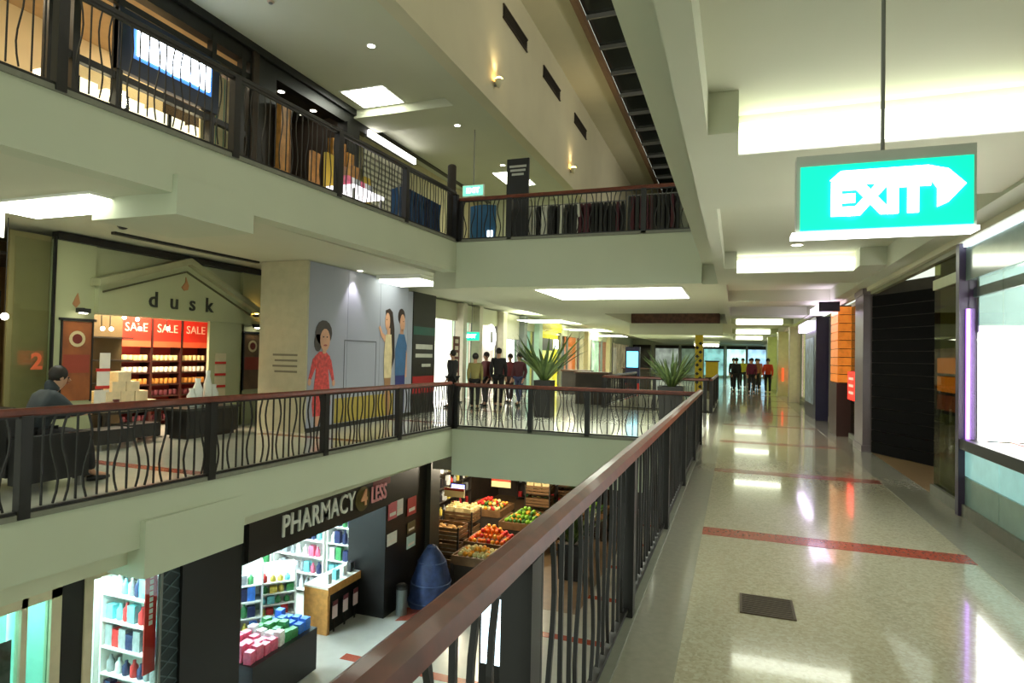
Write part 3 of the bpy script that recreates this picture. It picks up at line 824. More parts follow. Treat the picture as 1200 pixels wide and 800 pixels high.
for k, (y, z) in enumerate(((7.71, 1.92), (7.87, 1.92), (8.11, 2.14), (8.37, 2.12), (8.43, 1.95), (9.03, 1.98))):
    t = thing('spot_lamp', ('leftmost', 'second', 'third', 'fourth', 'fifth', 'rightmost')[k] + ' bright spot lamp in the candle shop entrance', 'light', (-10.4, y, z))
    MB().ball((0, 0, 0), 0.035).build('lamp', SPOT, t, smooth=True)
    MB().tube([(-0.03, 0, 0.02), (-0.05, 0, 2.9 - z)], 0.008, 6).build('stem', BLACK, t)
l = bpy.data.lights.new('candle_shop_fill', 'AREA')  # fill light without a fixture, added to brighten the shop inside
l.energy = 230
l.color = (1, 0.82, 0.6)
l.size = 1.2
obj('candle_shop_fill', l, ds, (0.3, 1.3, 2.85), (0, 0, 0))
struct('ceiling', MB().box(-12.0, -10.3, 4, 11.3, 2.95, 3.0), DARK, 'dark ceiling of the candle shop', 'ceiling')
# black counter with glass vases, low black benches
ct = thing('counter', 'black low counter with glass vases before the candle shop', 'counter', (-9.3, 8.9, 0))
bx('body', BLACK, -0.25, 0.25, -0.6, 0.6, 0.06, 0.5, ct)
bx('top', mat('grey_black_top', (58, 58, 54), 0.3), -0.28, 0.28, -0.64, 0.64, 0.5, 0.54, ct)
bx('plinth', DARK, -0.2, 0.2, -0.55, 0.55, 0, 0.06, ct)
VG = mat('white_vase_glass', (226, 232, 228), 0.1)
for k, (y, h, r) in enumerate(((8.75, 0.52, 0.09), (8.98, 0.66, 0.075), (9.12, 0.4, 0.09), (8.62, 0.34, 0.08))):
    tag(MB().lathe([(r * .7, 0), (r, h * 0.1), (r, h * 0.6), (r * 0.5, h * 0.85), (r * 0.6, h)], n=14).build('glass_vase', VG, loc=(-9.3, y, 0.54), smooth=True),
        ('second glass vase from the left on black counter', 'tallest glass vase on the black counter', 'rightmost glass vase on the black counter', 'smallest leftmost glass vase on the black counter')[k], 'vase')
for k, (x, y, w) in enumerate(((-9.3, 7.03, 0.3), (-9.58, 7.75, 0.28))):
    t = thing('bench', ('nearer', 'farther')[k] + ' low black bench before the candle shop entrance', 'bench', (x, y, 0))
    bx('seat', BLACK, -0.22, 0.22, -w, w, 0.1, 0.32, t)
    for sx in (-1, 1):
        for sy in (-1, 1):
            bx('foot', GREY, sx * 0.17 - 0.02, sx * 0.17 + 0.02, sy * (w - 0.06) - 0.02, sy * (w - 0.06) + 0.02, 0, 0.1, t)


def armchair(label, x, y, rz):
    t = thing('armchair', label, 'chair', (x, y, 0), rz)
    LE = mat('black_leather', (26, 25, 24), 0.42, bump=0.1)
    bx('seat', LE, -0.33, 0.33, -0.25, 0.38, 0.2, 0.44, t)
    MB().prism([(-0.42, 0.2), (-0.25, 0.2), (-0.27, 0.9), (-0.36, 0.94), (-0.44, 0.88)], -0.33, 0.33, 'x').build('backrest', LE, t)
    for s in (-1, 1):
        bx('armrest', LE, s * 0.33, s * 0.45, -0.4, 0.38, 0.12, 0.62, t)
        for q in (-1, 1):
            bx('foot', GREY, s * 0.38 - 0.025, s * 0.38 + 0.025, q * 0.33 - 0.025, q * 0.33 + 0.025, 0, 0.12, t)
    return t


armchair('black armchair the grey jacketed person sits in', -7.5, 4.74, 0)
armchair('black armchair at the left picture edge behind the sitter', -8.3, 3.75, 0.3)

# hoarding with printed figures
HX = -7.9
hd = thing('hoarding', 'tall grey blue printed hoarding with three figures beside walkway', 'hoarding', (HX, 10.05, 0))
HM = mat('hoarding_grey_blue', (150, 154, 168), 0.6, var=0.03, scale=0.8)
for k in range(3):
    bx('panel', HM, -0.06, 0, k * 1.3 + 0.004, (k + 1) * 1.3 - 0.004, 0.09, 3.38 if k < 2 else 3.36, hd)
bx('panel', HM, -0.06, 0, 3.904, 4.15, 0.09, 3.2, hd)
bx('return_panel', mat('hoarding_warm_grey', (178, 174, 146), 0.6), -1.15, -0.0, -0.05, 0.0, 0.0, 3.39, hd)
bx('skirting', BLACK, -0.03, 0.025, 0, 4.15, 0, 0.09, hd)
PY = mat('yellow_print', (160, 142, 58), 0.5)
bx('printed_band', PY, 0, 0.003, 0.9, 3.3, 0.1, 0.62, hd)
for k in range(4):
    bx('printed_line', mat('grey_print', (112, 108, 90), 0.6), -0.8 + 0.05 * (k % 2), -0.2, -0.053, -0.05, 1.5 - k * 0.11, 1.54 - k * 0.11, hd)
SKN = mat('printed_skin', (200, 150, 120), 0.5)


def fig(parts):
    for n_, m_, poly, off in parts:
        MB().prism(poly, off, off + 0.004, 'x').build(n_, m_, hd)


def ell(cy, cz, ry, rz_, n=14):
    return [(cy + ry * math.cos(2 * PI * k / n), cz + rz_ * math.sin(2 * PI * k / n)) for k in range(n)]


HAIR = mat('printed_dark_hair', (44, 30, 26), 0.5)
RD = mat('printed_red_dress', (196, 62, 60), 0.5, var=0.35, scale=14)
g = 0.46
fig([('printed_arm', RD, [(g - .22, 1.5), (g - .3, 1.45), (g - .42, 1.05), (g - .36, 1.0), (g - .2, 1.3)], 0.0), ('printed_arm', RD, [(g + .22, 1.5), (g + .3, 1.42), (g + .42, 1.0), (g + .36, .96), (g + .2, 1.3)], 0.0),
     ('printed_hand', SKN, ell(g + .39, .95, .05, .07), 0.004), ('printed_hand', SKN, ell(g - .39, .99, .05, .07), 0.004),
     ('printed_dress', RD, [(g - .1, 1.6), (g + .1, 1.6), (g + .25, 1.5), (g + .2, 1.2), (g + .3, .55), (g + .26, .3), (g - .26, .3), (g - .3, .55), (g - .2, 1.2), (g - .25, 1.5)], 0.004),
     ('printed_leg', SKN, [(g - .2, .3), (g - .05, .3), (g - .06, .1), (g - .17, .1)], 0.004), ('printed_leg', SKN, [(g + .05, .3), (g + .2, .3), (g + .17, .1), (g + .06, .1)], 0.004),
     ('printed_hair', HAIR, ell(g + .02, 1.98, .27, .26), 0.008), ('printed_hair', HAIR, ell(g - .16, 1.78, .12, .18), 0.008), ('printed_face', SKN, ell(g + .06, 1.84, .16, .23), 0.012),
     ('printed_eye', HAIR, ell(g + .0, 1.9, .025, .014, 8), 0.016), ('printed_eye', HAIR, ell(g + .12, 1.9, .025, .014, 8), 0.016), ('printed_mouth', mat('printed_lips', (150, 70, 66), 0.5), ell(g + .07, 1.73, .06, .02, 8), 0.016),
     ('printed_neck', SKN, [(g - .02, 1.7), (g + .12, 1.7), (g + .1, 1.56), (g, 1.56)], 0.008)])
g = 2.95
CRM = mat('printed_cream_top', (206, 190, 150), 0.5, var=0.15)
fig([('printed_hair', HAIR, [(g - .12, 2.62), (g + .06, 2.68), (g + .2, 2.6), (g + .3, 2.2), (g + .34, 1.5), (g + .2, 1.2), (g + .1, 1.8), (g - .1, 2.4)], 0.0),
     ('printed_face', SKN, ell(g - .03, 2.36, .11, .21), 0.004), ('printed_neck', SKN, [(g - .03, 2.2), (g + .1, 2.2), (g + .1, 2.0), (g - .03, 2.0)], 0.004),
     ('printed_top', CRM, [(g - .1, 2.05), (g + .15, 2.05), (g + .2, 1.6), (g + .18, 1.0), (g - .14, 1.0), (g - .16, 1.6)], 0.008),
     ('printed_arm', SKN, [(g - .1, 2.0), (g - .14, 1.85), (g - .3, 2.0), (g - .42, 2.2), (g - .36, 2.24), (g - .25, 2.08)], 0.008),
     ('printed_trousers', mat('printed_tan', (150, 112, 76), 0.5), [(g - .13, 1.0), (g + .17, 1.0), (g + .14, .1), (g - .02, .1)], 0.004),
     ('printed_eye', HAIR, ell(g - .07, 2.4, .02, .013, 8), 0.008)])
g = 3.58
BLU = mat('printed_blue_top', (52, 96, 140), 0.5, var=0.1)
fig([('printed_hair', HAIR, ell(g, 2.52, .17, .2), 0.0), ('printed_face', SKN, ell(g + .05, 2.36, .12, .22), 0.004), ('printed_neck', SKN, [(g - .05, 2.2), (g + .1, 2.2), (g + .1, 1.98), (g - .05, 1.98)], 0.004),
     ('printed_top', BLU, [(g - .12, 2.08), (g + .15, 2.08), (g + .28, 1.8), (g + .22, 1.05), (g - .26, 1.05), (g - .28, 1.7)], 0.008),
     ('printed_arm', SKN, [(g + .24, 1.7), (g + .3, 1.6), (g + .3, 1.0), (g + .22, 1.0)], 0.008),
     ('printed_trousers', mat('printed_navy', (40, 48, 110), 0.5), [(g - .25, 1.05), (g + .22, 1.05), (g + .2, .1), (g + .05, .1), (g, .7), (g - .06, .1), (g - .22, .1)], 0.004),
     ('printed_eye', HAIR, ell(g + .09, 2.4, .02, .013, 8), 0.008)])
for y0, y1, z0, z1 in ((1.2, 2.45, 1.84, 1.865), (1.2, 1.215, .09, 1.84), (2.44, 2.455, .09, 1.84)):
    bx('door_gap', mat('dark_gap', (92, 94, 100), 0.6), 0, 0.006, y0, y1, z0, z1, hd)
hl = thing('downlight', 'bright wall washing downlight above the hoarding', 'light', (-7.72, 11.5, 3.4))
MB().lathe([(0.09, 0), (0.085, -0.02), (0.06, -0.025)], n=14).build('trim_ring', WHITE, hl)
MB().lathe([(0.06, -0.025), (0.03, -0.03)], n=12).build('lamp', SPOT, hl)
l = bpy.data.lights.new('washer', 'SPOT')
l.energy = 45
l.color = (1.0, 0.9, 0.95)
l.spot_size = 1.2
l.spot_blend = 0.6
l.shadow_soft_size = 0.04
obj('washer_light', l, hl, (0, 0, -0.06), (0, 0.12, 0))
bs = thing('sign_panel', 'tall black sign panel with pale text lines and red lower part', 'sign', (HX, 14.25, 0))
bx('panel', BLACK, -0.3, 0, 0, 1.25, 0, 3.22, bs)
bx('lit_stripe', mat('teal_reflection', (24, 84, 74), 0.4), 0, 0.004, 0.02, 1.23, 2.1, 2.32, bs)  # painted reflection: a teal stripe on the black panel
for k, (z, h, a, b) in enumerate(((1.72, .13, .15, 1.1), (1.5, .1, .15, 1.1), (1.25, .08, .5, 1.0))):
    bx('printed_line', mat('pale_print', (190, 190, 180), 0.5), 0, 0.005, a, b, z, z + h, bs)
bx('red_part', mat('deep_red_print', (150, 26, 30), 0.5), 0, 0.004, 0.02, 1.23, 0.55, 1.0, bs)

# ================================================================== FAR LEFT SHOPS ALONG x = -9
struct('wall_left', MB().box(-9.6, -9.3, 15.6, 60, 0, 3.4).box(-9.6, -9.3, 15.3, 15.6, 2.6, 3.4), CREAM, 'cream wall behind the far left shops', 'wall')


def lit_shop(label, y0, y1, rgb, e, z0=0.0, z1=2.75, header=None, var=0.2):
    t = thing('shop_window', label, 'window', (-9.0, y0, 0))
    n = label.replace(' ', '_')[:24]
    bx('backlit_wall', mat('shop_' + n, rgb, 0.5, var=var, scale=1.2, emit=e), -0.2, -0.15, 0, y1 - y0, z0, z1, t)
    bx('pane', GLASS, -0.02, 0, 0.0, y1 - y0, 0.1, z1, t)
    for q in (0, 1):
        bx('frame', GREY, -0.05, 0.04, (y1 - y0) * q - 0.04, (y1 - y0) * q + 0.04, 0, z1 + 0.1, t)
    bx('header', header or CREAM, -0.2, 0.05, 0, y1 - y0, z1, 3.35, t)
    return t


lit_shop('white lit shop just past the black sign panel', 17.2, 19.2, (255, 250, 246), 1.8)
lit_shop('pale green lit shop behind the walking people', 19.4, 20.6, (214, 236, 216), 0.7)
lit_shop('pinkish white shop wall with the round sign', 20.8, 23.0, (226, 206, 200), 0.8)
lit_shop('bright white shop window right of the round sign', 23.4, 25.6, (255, 250, 250), 1.8, 0, 2.3, mat('grey_header', (150, 148, 130), 0.6))
lit_shop('teal glass shop window between white and yellow shops', 26.0, 27.8, (150, 190, 182), 0.45)
ys = lit_shop('yellow shop with a dark sign over the tall plant', 28.3, 32.6, (240, 222, 40), 0.6, 0, 2.9, mat('yellow_header', (206, 190, 40), 0.5))
bx('dark_sign', mat('grey_sign', (70, 70, 66), 0.5), 0.05, 0.08, 0.4, 2.6, 1.9, 2.5, ys)
bx('lit_sign', mat('white_lit_sign', (235, 250, 245), 0.4, emit=2), 0.05, 0.08, 2.8, 3.6, 2.0, 2.5, ys)
lit_shop('dark shop front right of the yellow shop', 32.8, 34.0, (90, 66, 40), 0.15)
lit_shop('orange lit panel shop far along the left side', 34.1, 36.6, (226, 120, 40), 0.7)
lit_shop('cream shop far along the left side', 36.8, 40.0, (226, 214, 176), 0.5)
lit_shop('teal and yellow lit shop far along the left side', 40.3, 43.5, (190, 220, 190), 0.7, var=0.6)
lit_shop('reddish shop far along the left side', 43.8, 47.5, (170, 84, 70), 0.4)
lit_shop('last cream shop along the left side', 47.8, 56.0, (196, 178, 140), 0.4, var=0.5)
rsg = thing('round_sign', 'round white lit sign on the pinkish shop wall', 'sign', (-8.99, 22.3, 2.3))
a = MB().lathe([(0.5, 0), (0.5, 0.06)], n=24).build('disc', mat('white_lit_sign2', (255, 255, 255), 0.4, emit=1.6), rsg)
a.rotation_euler = (0, PI / 2, 0)
MB().box(0.06, 0.075, -0.1, 0.12, -0.22, 0.22).build('symbol', mat('grey_symbol', (150, 150, 146), 0.4), rsg)
for k, (y, w_, rgb, lb_) in enumerate(((15.75, .5, (190, 186, 150), 'cream pier just behind the black sign panel'), (19.3, .3, (206, 200, 180), 'slim pale pier left of the green lit shop'), (20.7, .3, (196, 190, 166), 'slim pale pier right of the green lit shop'),
                                       (23.2, .4, (200, 196, 170), 'pale pier right of the round sign'), (25.8, .4, (90, 96, 92), 'dark pier beside the teal glass window'), (28.05, .5, (196, 226, 206), 'pale mint pier left of the yellow shop'),
                                       (38.4, .7, (214, 200, 160), 'cream pier far along the left shops'), (45.6, .8, (206, 196, 150), 'second cream pier far along the left shops'))):
    column(lb_, -8.85, y, 0.3, w_, 3.35, mat('pier_%d' % k, rgb, 0.5))
sg = thing('banner', 'slim vertical brown and white banner in front of white shop', 'banner', (-8.7, 18.6, 0))
bx('cloth', mat('banner_brown', (110, 50, 36), 0.6), 0, 0.02, -0.25, 0.25, 0.5, 2.2, sg)
for k in range(7):
    bx('printed_square', mat('banner_white', (235, 220, 200), 0.6), 0.02, 0.025, -0.12, 0.12, 0.65 + k * 0.22, 0.78 + k * 0.22, sg)
bx('base', BLACK, -0.15, 0.17, -0.2, 0.2, 0, 0.05, sg)
bx('pole', GREY, -0.03, -0.005, -0.02, 0.02, 0.05, 2.2, sg)
# far end wall: lit shop fronts
for k, (x0, x1, rgb, e, lb_) in enumerate(((-12.5, -10.2, (96, 120, 130), .3, 'dim blue far end shop at the left'), (-9.8, -7.6, (60, 56, 46), .1, 'dark far end shop'), (-7.2, -5.0, (150, 160, 150), .5, 'grey lit far end shop'),
                                           (-4.8, -3.1, (110, 130, 110), .4, 'greenish far end shop behind the palm'), (-2.8, -1.0, (130, 190, 186), .7, 'teal lit far end shop'), (-0.8, 0.9, (190, 236, 230), .9, 'bright aqua far end shop'),
                                           (1.0, 2.6, (160, 200, 226), .9, 'bright blue white far end shop'))):
    t = thing('shop_window', lb_ + ' across the end of the mall', 'window', (x0, 59.9, 0))
    bx('backlit_wall', mat('endshop_%d' % k, rgb, .5, var=.5, scale=1.3, emit=e), 0, x1 - x0, -0.02, 0, 0.2, 2.6, t)
    for q in (0, 1):
        bx('frame', GREY, (x1 - x0) * q - 0.05, (x1 - x0) * q + 0.05, -0.1, 0, 0, 2.8, t)
    bx('header', DARK, 0, x1 - x0, -0.06, 0, 2.6, 2.9, t)
yc = thing('column', 'yellow and black patterned column beside the far railing', 'column', (-1.6, 30, 0))
bx('shaft', mat('mustard', (206, 180, 40), 0.5), -0.17, 0.17, -0.17, 0.17, 0.1, 2.95, yc)
bx('base', DARK, -0.2, 0.2, -0.2, 0.2, 0, 0.1, yc)
for k in range(11):
    MB().prism([(0, -0.09), (0.09, 0), (0, 0.09), (-0.09, 0)], -0.18, -0.172, 'y').build('black_diamond', BLACK, yc, loc=(0.07 * (-1) ** k, 0, 0.35 + k * 0.2))
yk = thing('kiosk', 'low yellow fronted kiosk by the far railing', 'kiosk', (-1.15, 34, 0))
bx('body', mat('mustard', (206, 180, 40), 0.5), -0.3, 0.3, -0.5, 0.5, 0, 1.5, yk)
bx('counter_top', DARK, -0.35, 0.35, -0.55, 0.55, 1.5, 1.56, yk)
bx('dark_base', DARK, -0.32, 0.32, -0.52, 0.52, 0, 0.7, yk)
bl = thing('display_screen', 'small glowing blue screen kiosk far across the bridge', 'screen', (-4.3, 27.6, 0))
bx('body', mat('navy_kiosk', (40, 36, 70), .4), -0.31, 0.31, 0, 0.25, 0, 2.1, bl)
bx('screen', mat('blue_screen', (110, 220, 255), .4, emit=1.8), -0.25, 0.25, -0.02, 0, 1.2, 1.9, bl)
bx('red_base', RED, -0.32, 0.32, -0.02, 0.0, 0.0, 0.5, bl)
for k, (x, y, w_, h) in enumerate(((-4.6, 21, 1.1, 1.1), (-6.4, 26, 1.2, 1.05), (-4.9, 33, 1.4, 1.1))):
    t = thing('kiosk', ('nearest', 'middle', 'farthest')[k] + ' dark brown kiosk counter beyond the bridge', 'kiosk', (x, y, 0))
    bx('body', DARK, -w_ / 2, w_ / 2, -0.3, 0.3, 0, h - 0.06, t)
    bx('counter_top', mat('brown_top', (92, 60, 40), .4), -w_ / 2 - .05, w_ / 2 + .05, -0.35, 0.35, h - 0.06, h, t)

# ================================================================== PLANTS
LEAFM = [mat('palm_green_a', (58, 80, 36), 0.5, var=0.25), mat('palm_green_b', (84, 104, 50), 0.5, var=0.25)]


def leaf_mesh(L, droop, n=7, w=0.06):
    vs, fs = [], []
    for i in range(n):
        t = i / (n - 1)
        r, z = L * t * math.cos(droop * t * 0.7), L * t * (0.95 - droop * t * 0.75)
        ww = w * math.sin(PI * min(1, t * 0.9 + 0.1)) + 0.004
        vs += [(r * 0.75, -ww, z), (r * 0.75, ww, z), (r * 0.75, 0, z - ww * 0.4)]
    for i in range(n - 1):
        a, b = i * 3, i * 3 + 3
        fs += [(a, a + 2, b + 2, b), (a + 2, a + 1, b + 1, b + 2)]
    m = MB()
    m.add(vs, fs)
    return m


def plant(label, x, y, ph, pw, lh, n, seed, taper=0.8, lw=0.028, z=0):
    R_ = random.Random(seed)
    t = thing('potted_palm', label, 'plant', (x, y, z))
    a, b = pw / 2 * taper, pw / 2
    MB().add([(-a, -a, 0), (a, -a, 0), (a, a, 0), (-a, a, 0), (-b, -b, ph), (b, -b, ph), (b, b, ph), (-b, b, ph), (-b * .85, -b * .85, ph), (b * .85, -b * .85, ph), (b * .85, b * .85, ph), (-b * .85, b * .85, ph),
              (-b * .85, -b * .85, ph - .06), (b * .85, -b * .85, ph - .06), (b * .85, b * .85, ph - .06), (-b * .85, b * .85, ph - .06)],
             [(0, 3, 2, 1), (0, 1, 5, 4), (1, 2, 6, 5), (2, 3, 7, 6), (3, 0, 4, 7), (4, 5, 9, 8), (5, 6, 10, 9), (6, 7, 11, 10), (7, 4, 8, 11), (8, 9, 13, 12), (9, 10, 14, 13), (10, 11, 15, 14), (11, 8, 12, 15)]).build('pot', BLACK, t)
    bx('soil', DARK, -b * .84, b * .84, -b * .84, b * .84, ph - 0.1, ph - 0.055, t)
    ms = [leaf_mesh(lh, d, w=lh * lw).mesh('leaf', LEAFM[i % 2]) for i, d in enumerate((0.08, 0.22, 0.42, 0.7))]
    for k in range(n):
        o = obj('leaf', ms[k % 4], t, (R_.uniform(-.05, .05), R_.uniform(-.05, .05), ph - 0.06), (R_.uniform(-.15, .15), R_.uniform(-.1, .1), k * 2.4))
        s_ = R_.uniform(.75, 1.05)
        o.scale = (s_, s_, s_)
    for k in range(4):
        MB().tube([(0.03 * math.cos(k * 1.6), 0.03 * math.sin(k * 1.6), ph - .06), (0.08 * math.cos(k * 1.6), 0.08 * math.sin(k * 1.6), ph + lh * .4)], [0.018, 0.008], 6).build('stem', LEAFM[1], t)
    return t


plant('green palm in a dark square pot at the end of railing', -1.5, 15.9, 0.92, 0.62, 1.05, 80, 3)
plant('tall plant in a black planter before the yellow shop', -4.75, 15.7, 0.97, 0.46, 1.45, 44, 5, 0.9, 0.035)

# ================================================================== PEOPLE


def skin(name, V, E_, R_, m, parent, sub=1, scale=1.0):
    me = bpy.data.meshes.new(name)
    me.from_pydata([tuple(c * scale for c in v) for v in V], E_, [])
    o = bpy.data.objects.new(name, me)
    COL.objects.link(o)
    o.modifiers.new('s', 'SKIN').use_smooth_shade = True
    for i, r in enumerate(R_):
        rr = r if isinstance(r, tuple) else (r, r)
        me.skin_vertices[0].data[i].radius = (rr[0] * scale, rr[1] * scale)
    me.skin_vertices[0].data[0].use_root = True
    sb = o.modifiers.new('d', 'SUBSURF')
    sb.levels = sb.render_levels = sub
    dg = bpy.context.evaluated_depsgraph_get()
    nm = bpy.data.meshes.new_from_object(o.evaluated_get(dg))
    nm.name = name
    bpy.data.objects.remove(o)
    bpy.data.meshes.remove(me)
    nm.materials.clear()
    nm.materials.append(m)
    return obj(name, nm, parent)


SKIN = mat('skin_tone', (196, 150, 122), 0.5, var=0.05)


def lerp(a, b, t):
    return tuple(a[i] + (b[i] - a[i]) * t for i in range(3))


def hand_chain(wr, d, side, V, E_, R_, wi):
    """palm and five short fingers grown from wrist vertex wi, pointing along d"""
    d = Vector(d).normalized()
    s = Vector((side, 0, 0)) - d * d.x * side
    s = s.normalized() if s.length > 0.1 else Vector((0, 1, 0))
    p = Vector(wr) + d * 0.075
    V.append(tuple(p)); R_.append((0.034, 0.018)); E_.append((wi, len(V) - 1))
    pi_ = len(V) - 1
    for k, L in enumerate((0.062, 0.074, 0.068, 0.052)):
        b = p + s * (k - 1.5) * 0.017 + d * 0.012
        m_ = b + d * L * 0.55 + Vector((0, 0.004, 0))
        e = b + d * L + Vector((0, 0.016, 0))
        n0 = len(V)
        V.extend([tuple(b), tuple(m_), tuple(e)]); R_.extend([0.0095, 0.0085, 0.0065])
        E_.extend([(pi_, n0), (n0, n0 + 1), (n0 + 1, n0 + 2)])
    th = Vector(wr) + d * 0.03 - s * 0.03
    n0 = len(V)
    V.extend([tuple(th), tuple(th + d * 0.045 - s * 0.012)]); R_.extend([0.011, 0.008])
    E_.extend([(wi, n0), (n0, n0 + 1)])


def person(label, loc, rz, J, top, bottom, hair, group=None, hood=False, scale=1.0, longhair=False):
    """J: joints. The figure faces +y in its own frame."""
    t = thing('person', label, 'person', loc, rz, group)
    V = [J['pelvis'], J['waist'], J['chest'], J['neck'], J['head0'], J['head1'], J['head2']]
    E_ = [(0, 1), (1, 2), (2, 3), (3, 4), (4, 5), (5, 6)]
    R_ = [(0.12, 0.085), (0.1, 0.075), (0.11, 0.075), 0.048, (0.062, 0.075), (0.075, 0.095), (0.05, 0.065)]
    for s, a in ((-1, 'l'), (1, 'r')):
        n0 = len(V)
        V += [J['sh' + a], J['el' + a], J['wr' + a]]
        R_ += [0.036, 0.034, 0.026]
        E_ += [(2, n0), (n0, n0 + 1), (n0 + 1, n0 + 2)]
        d = Vector(J['wr' + a]) - Vector(J['el' + a])
        hand_chain(J['wr' + a], d, s, V, E_, R_, n0 + 2)
        n0 = len(V)
        V += [J['hip' + a], J['kn' + a], J['an' + a], J['toe' + a]]
        R_ += [0.085, 0.055, 0.036, 0.03]
        E_ += [(0, n0), (n0, n0 + 1), (n0 + 1, n0 + 2), (n0 + 2, n0 + 3)]
    skin('body', V, E_, R_, SKIN, t, 1, scale)
    V = [J['waist'], J['pelvis'], J['chest'], lerp(J['chest'], J['neck'], 0.62)]
    E_ = [(0, 1), (0, 2), (2, 3)]
    R_ = [(0.15, 0.115), (0.165, 0.125), (0.175, 0.125), (0.085, 0.08)]
    for a in 'lr':
        n0 = len(V)
        V += [J['sh' + a], J['el' + a], lerp(J['el' + a], J['wr' + a], 0.93)]
        R_ += [0.088, 0.06, 0.045]
        E_ += [(2, n0), (n0, n0 + 1), (n0 + 1, n0 + 2)]
    skin('jacket', V, E_, R_, top, t, 1, scale)
    V = [lerp(J['pelvis'], J['waist'], 0.2)]
    E_, R_ = [], [(0.158, 0.118)]
    for a in 'lr':
        n0 = len(V)
        V += [J['hip' + a], J['kn' + a], lerp(J['kn' + a], J['an' + a], 0.95)]
        R_ += [0.1, 0.07, 0.055]
        E_ += [(0, n0), (n0, n0 + 1), (n0 + 1, n0 + 2)]
    skin('trousers', V, E_, R_, bottom, t, 1, scale)
    for a in 'lr':
        an, to = Vector(J['an' + a]) * scale, Vector(J['toe' + a]) * scale
        d = (to - an)
        d.z = 0
        d.normalize()
        b0 = Vector((an.x, an.y, 0.035))
        MB().tube([b0 - d * 0.05, b0 + d * 0.02, b0 + d * 0.12, b0 + d * 0.19], [0.04, 0.052, 0.046, 0.03], 8, 0.75).build('shoe', BLACK, t, smooth=True)
    h0, h1, h2 = [Vector(J[k]) * scale for k in ('head0', 'head1', 'head2')]
    f = Vector(J.get('face', (0, 1, 0))).normalized()
    up = (h2 - h0).normalized()
    rt = f.cross(up).normalized()
    c = h1
    MB().ball(tuple(c - f * 0.022 + up * 0.03), 0.098, 12, 8, (1, 1, 1.06)).build('hair', hair, t, smooth=True)
    if longhair:
        MB().tube([c - f * 0.06, c - f * 0.09 - up * 0.12, c - f * 0.1 - up * 0.26], [0.07, 0.08, 0.05], 10).build('hair', hair, t, smooth=True)
    for s in (-1, 1):
        MB().ball(tuple(c + f * 0.078 + rt * s * 0.03 - up * 0.005), 0.011, 8, 5).build('eye', BLACK, t)
        MB().ball(tuple(c + rt * s * 0.078 - up * 0.02), 0.02, 8, 5, (0.6, 1, 1.4)).build('ear', SKIN, t)
    MB().tube([c + f * 0.08 + up * 0.0, c + f * 0.105 - up * 0.035, c + f * 0.085 - up * 0.042], [0.008, 0.014, 0.008], 6).build('nose', SKIN, t)
    MB().tube([c + f * 0.08 - up * 0.068 - rt * 0.022, c + f * 0.088 - up * 0.07, c + f * 0.08 - up * 0.068 + rt * 0.022], 0.006, 6).build('mouth', mat('lips', (150, 84, 76), 0.5), t)
    if hood:
        V = [tuple((c - f * 0.03 - up * 0.2) / scale), tuple((c - f * 0.085 - up * 0.12) / scale), tuple((c - f * 0.11 - up * 0.04) / scale)]
        skin('hood', V, [(0, 1), (1, 2)], [(0.12, 0.1), (0.09, 0.07), (0.05, 0.04)], top, t, 1, scale)
    return t


def standing(stride=0.0, lean=0.0, arm=0.1):
    s = stride
    return dict(pelvis=(0, 0, 0.93), waist=(0, 0.01 + lean * .3, 1.1), chest=(0, lean, 1.32), neck=(0, lean * 1.1, 1.46), head0=(0, lean * 1.2 + 0.015, 1.53), head1=(0, lean * 1.2 + 0.02, 1.61), head2=(0, lean * 1.2 + .01, 1.68),
                shl=(-0.165, lean, 1.37), ell=(-0.2, -arm + lean, 1.1), wrl=(-0.2, arm * .6 + lean, 0.86), shr=(0.165, lean, 1.37), elr=(0.2, arm * .6 + lean, 1.1), wrr=(0.19, arm * 1.8 + lean, 0.87),
                hipl=(-0.09, 0, 0.88), knl=(-0.1, s * .5 + .02, 0.5), anl=(-0.1, s, 0.09), toel=(-0.11, s + .16, 0.04), hipr=(0.09, 0, 0.88), knr=(0.1, -s * .35 + .03, 0.5), anr=(0.1, -s, 0.1), toer=(0.11, -s + .16, 0.04))


seated = dict(pelvis=(0, -0.02, 0.52), waist=(0, 0.0, 0.66), chest=(0, 0.1, 0.9), neck=(0, 0.17, 1.03), head0=(0, 0.2, 1.08), head1=(0, 0.215, 1.16), head2=(0, 0.21, 1.23),
              shl=(-0.19, 0.1, 0.95), ell=(-0.25, 0.2, 0.72), wrl=(-0.16, 0.42, 0.72), shr=(0.19, 0.1, 0.95), elr=(0.26, 0.26, 0.78), wrr=(0.2, 0.52, 0.84),
              hipl=(-0.1, 0.02, 0.53), knl=(-0.13, 0.44, 0.52), anl=(-0.12, 0.46, 0.09), toel=(-0.12, 0.62, 0.04), hipr=(0.1, 0.02, 0.53), knr=(0.13, 0.44, 0.52), anr=(0.14, 0.5, 0.09), toer=(0.15, 0.66, 0.04),
              face=(0.1, 1, -0.12))
NAVY = mat('charcoal_jacket', (58, 64, 70), 0.8, var=0.08)
DKT = mat('dark_trousers', (38, 36, 40), 0.8)
BLK = mat('black_cloth', (26, 24, 26), 0.8)
HRD = mat('dark_hair', (34, 26, 22), 0.6)
person('person seated in a charcoal hooded jacket, one forearm held forward', (-7.5, 4.8, 0), -0.25, seated, NAVY, DKT, HRD, hood=True, scale=1.07)
cup = tag(MB().lathe([(0.028, 0), (0.038, 0.1), (0.04, 0.1), (0.034, 0.09)], n=12).build('cup', mat('dark_red_cup', (110, 44, 40), 0.4), loc=(-7.14, 5.5, 0.86)), 'small dark red cup held by the seated person', 'cup')
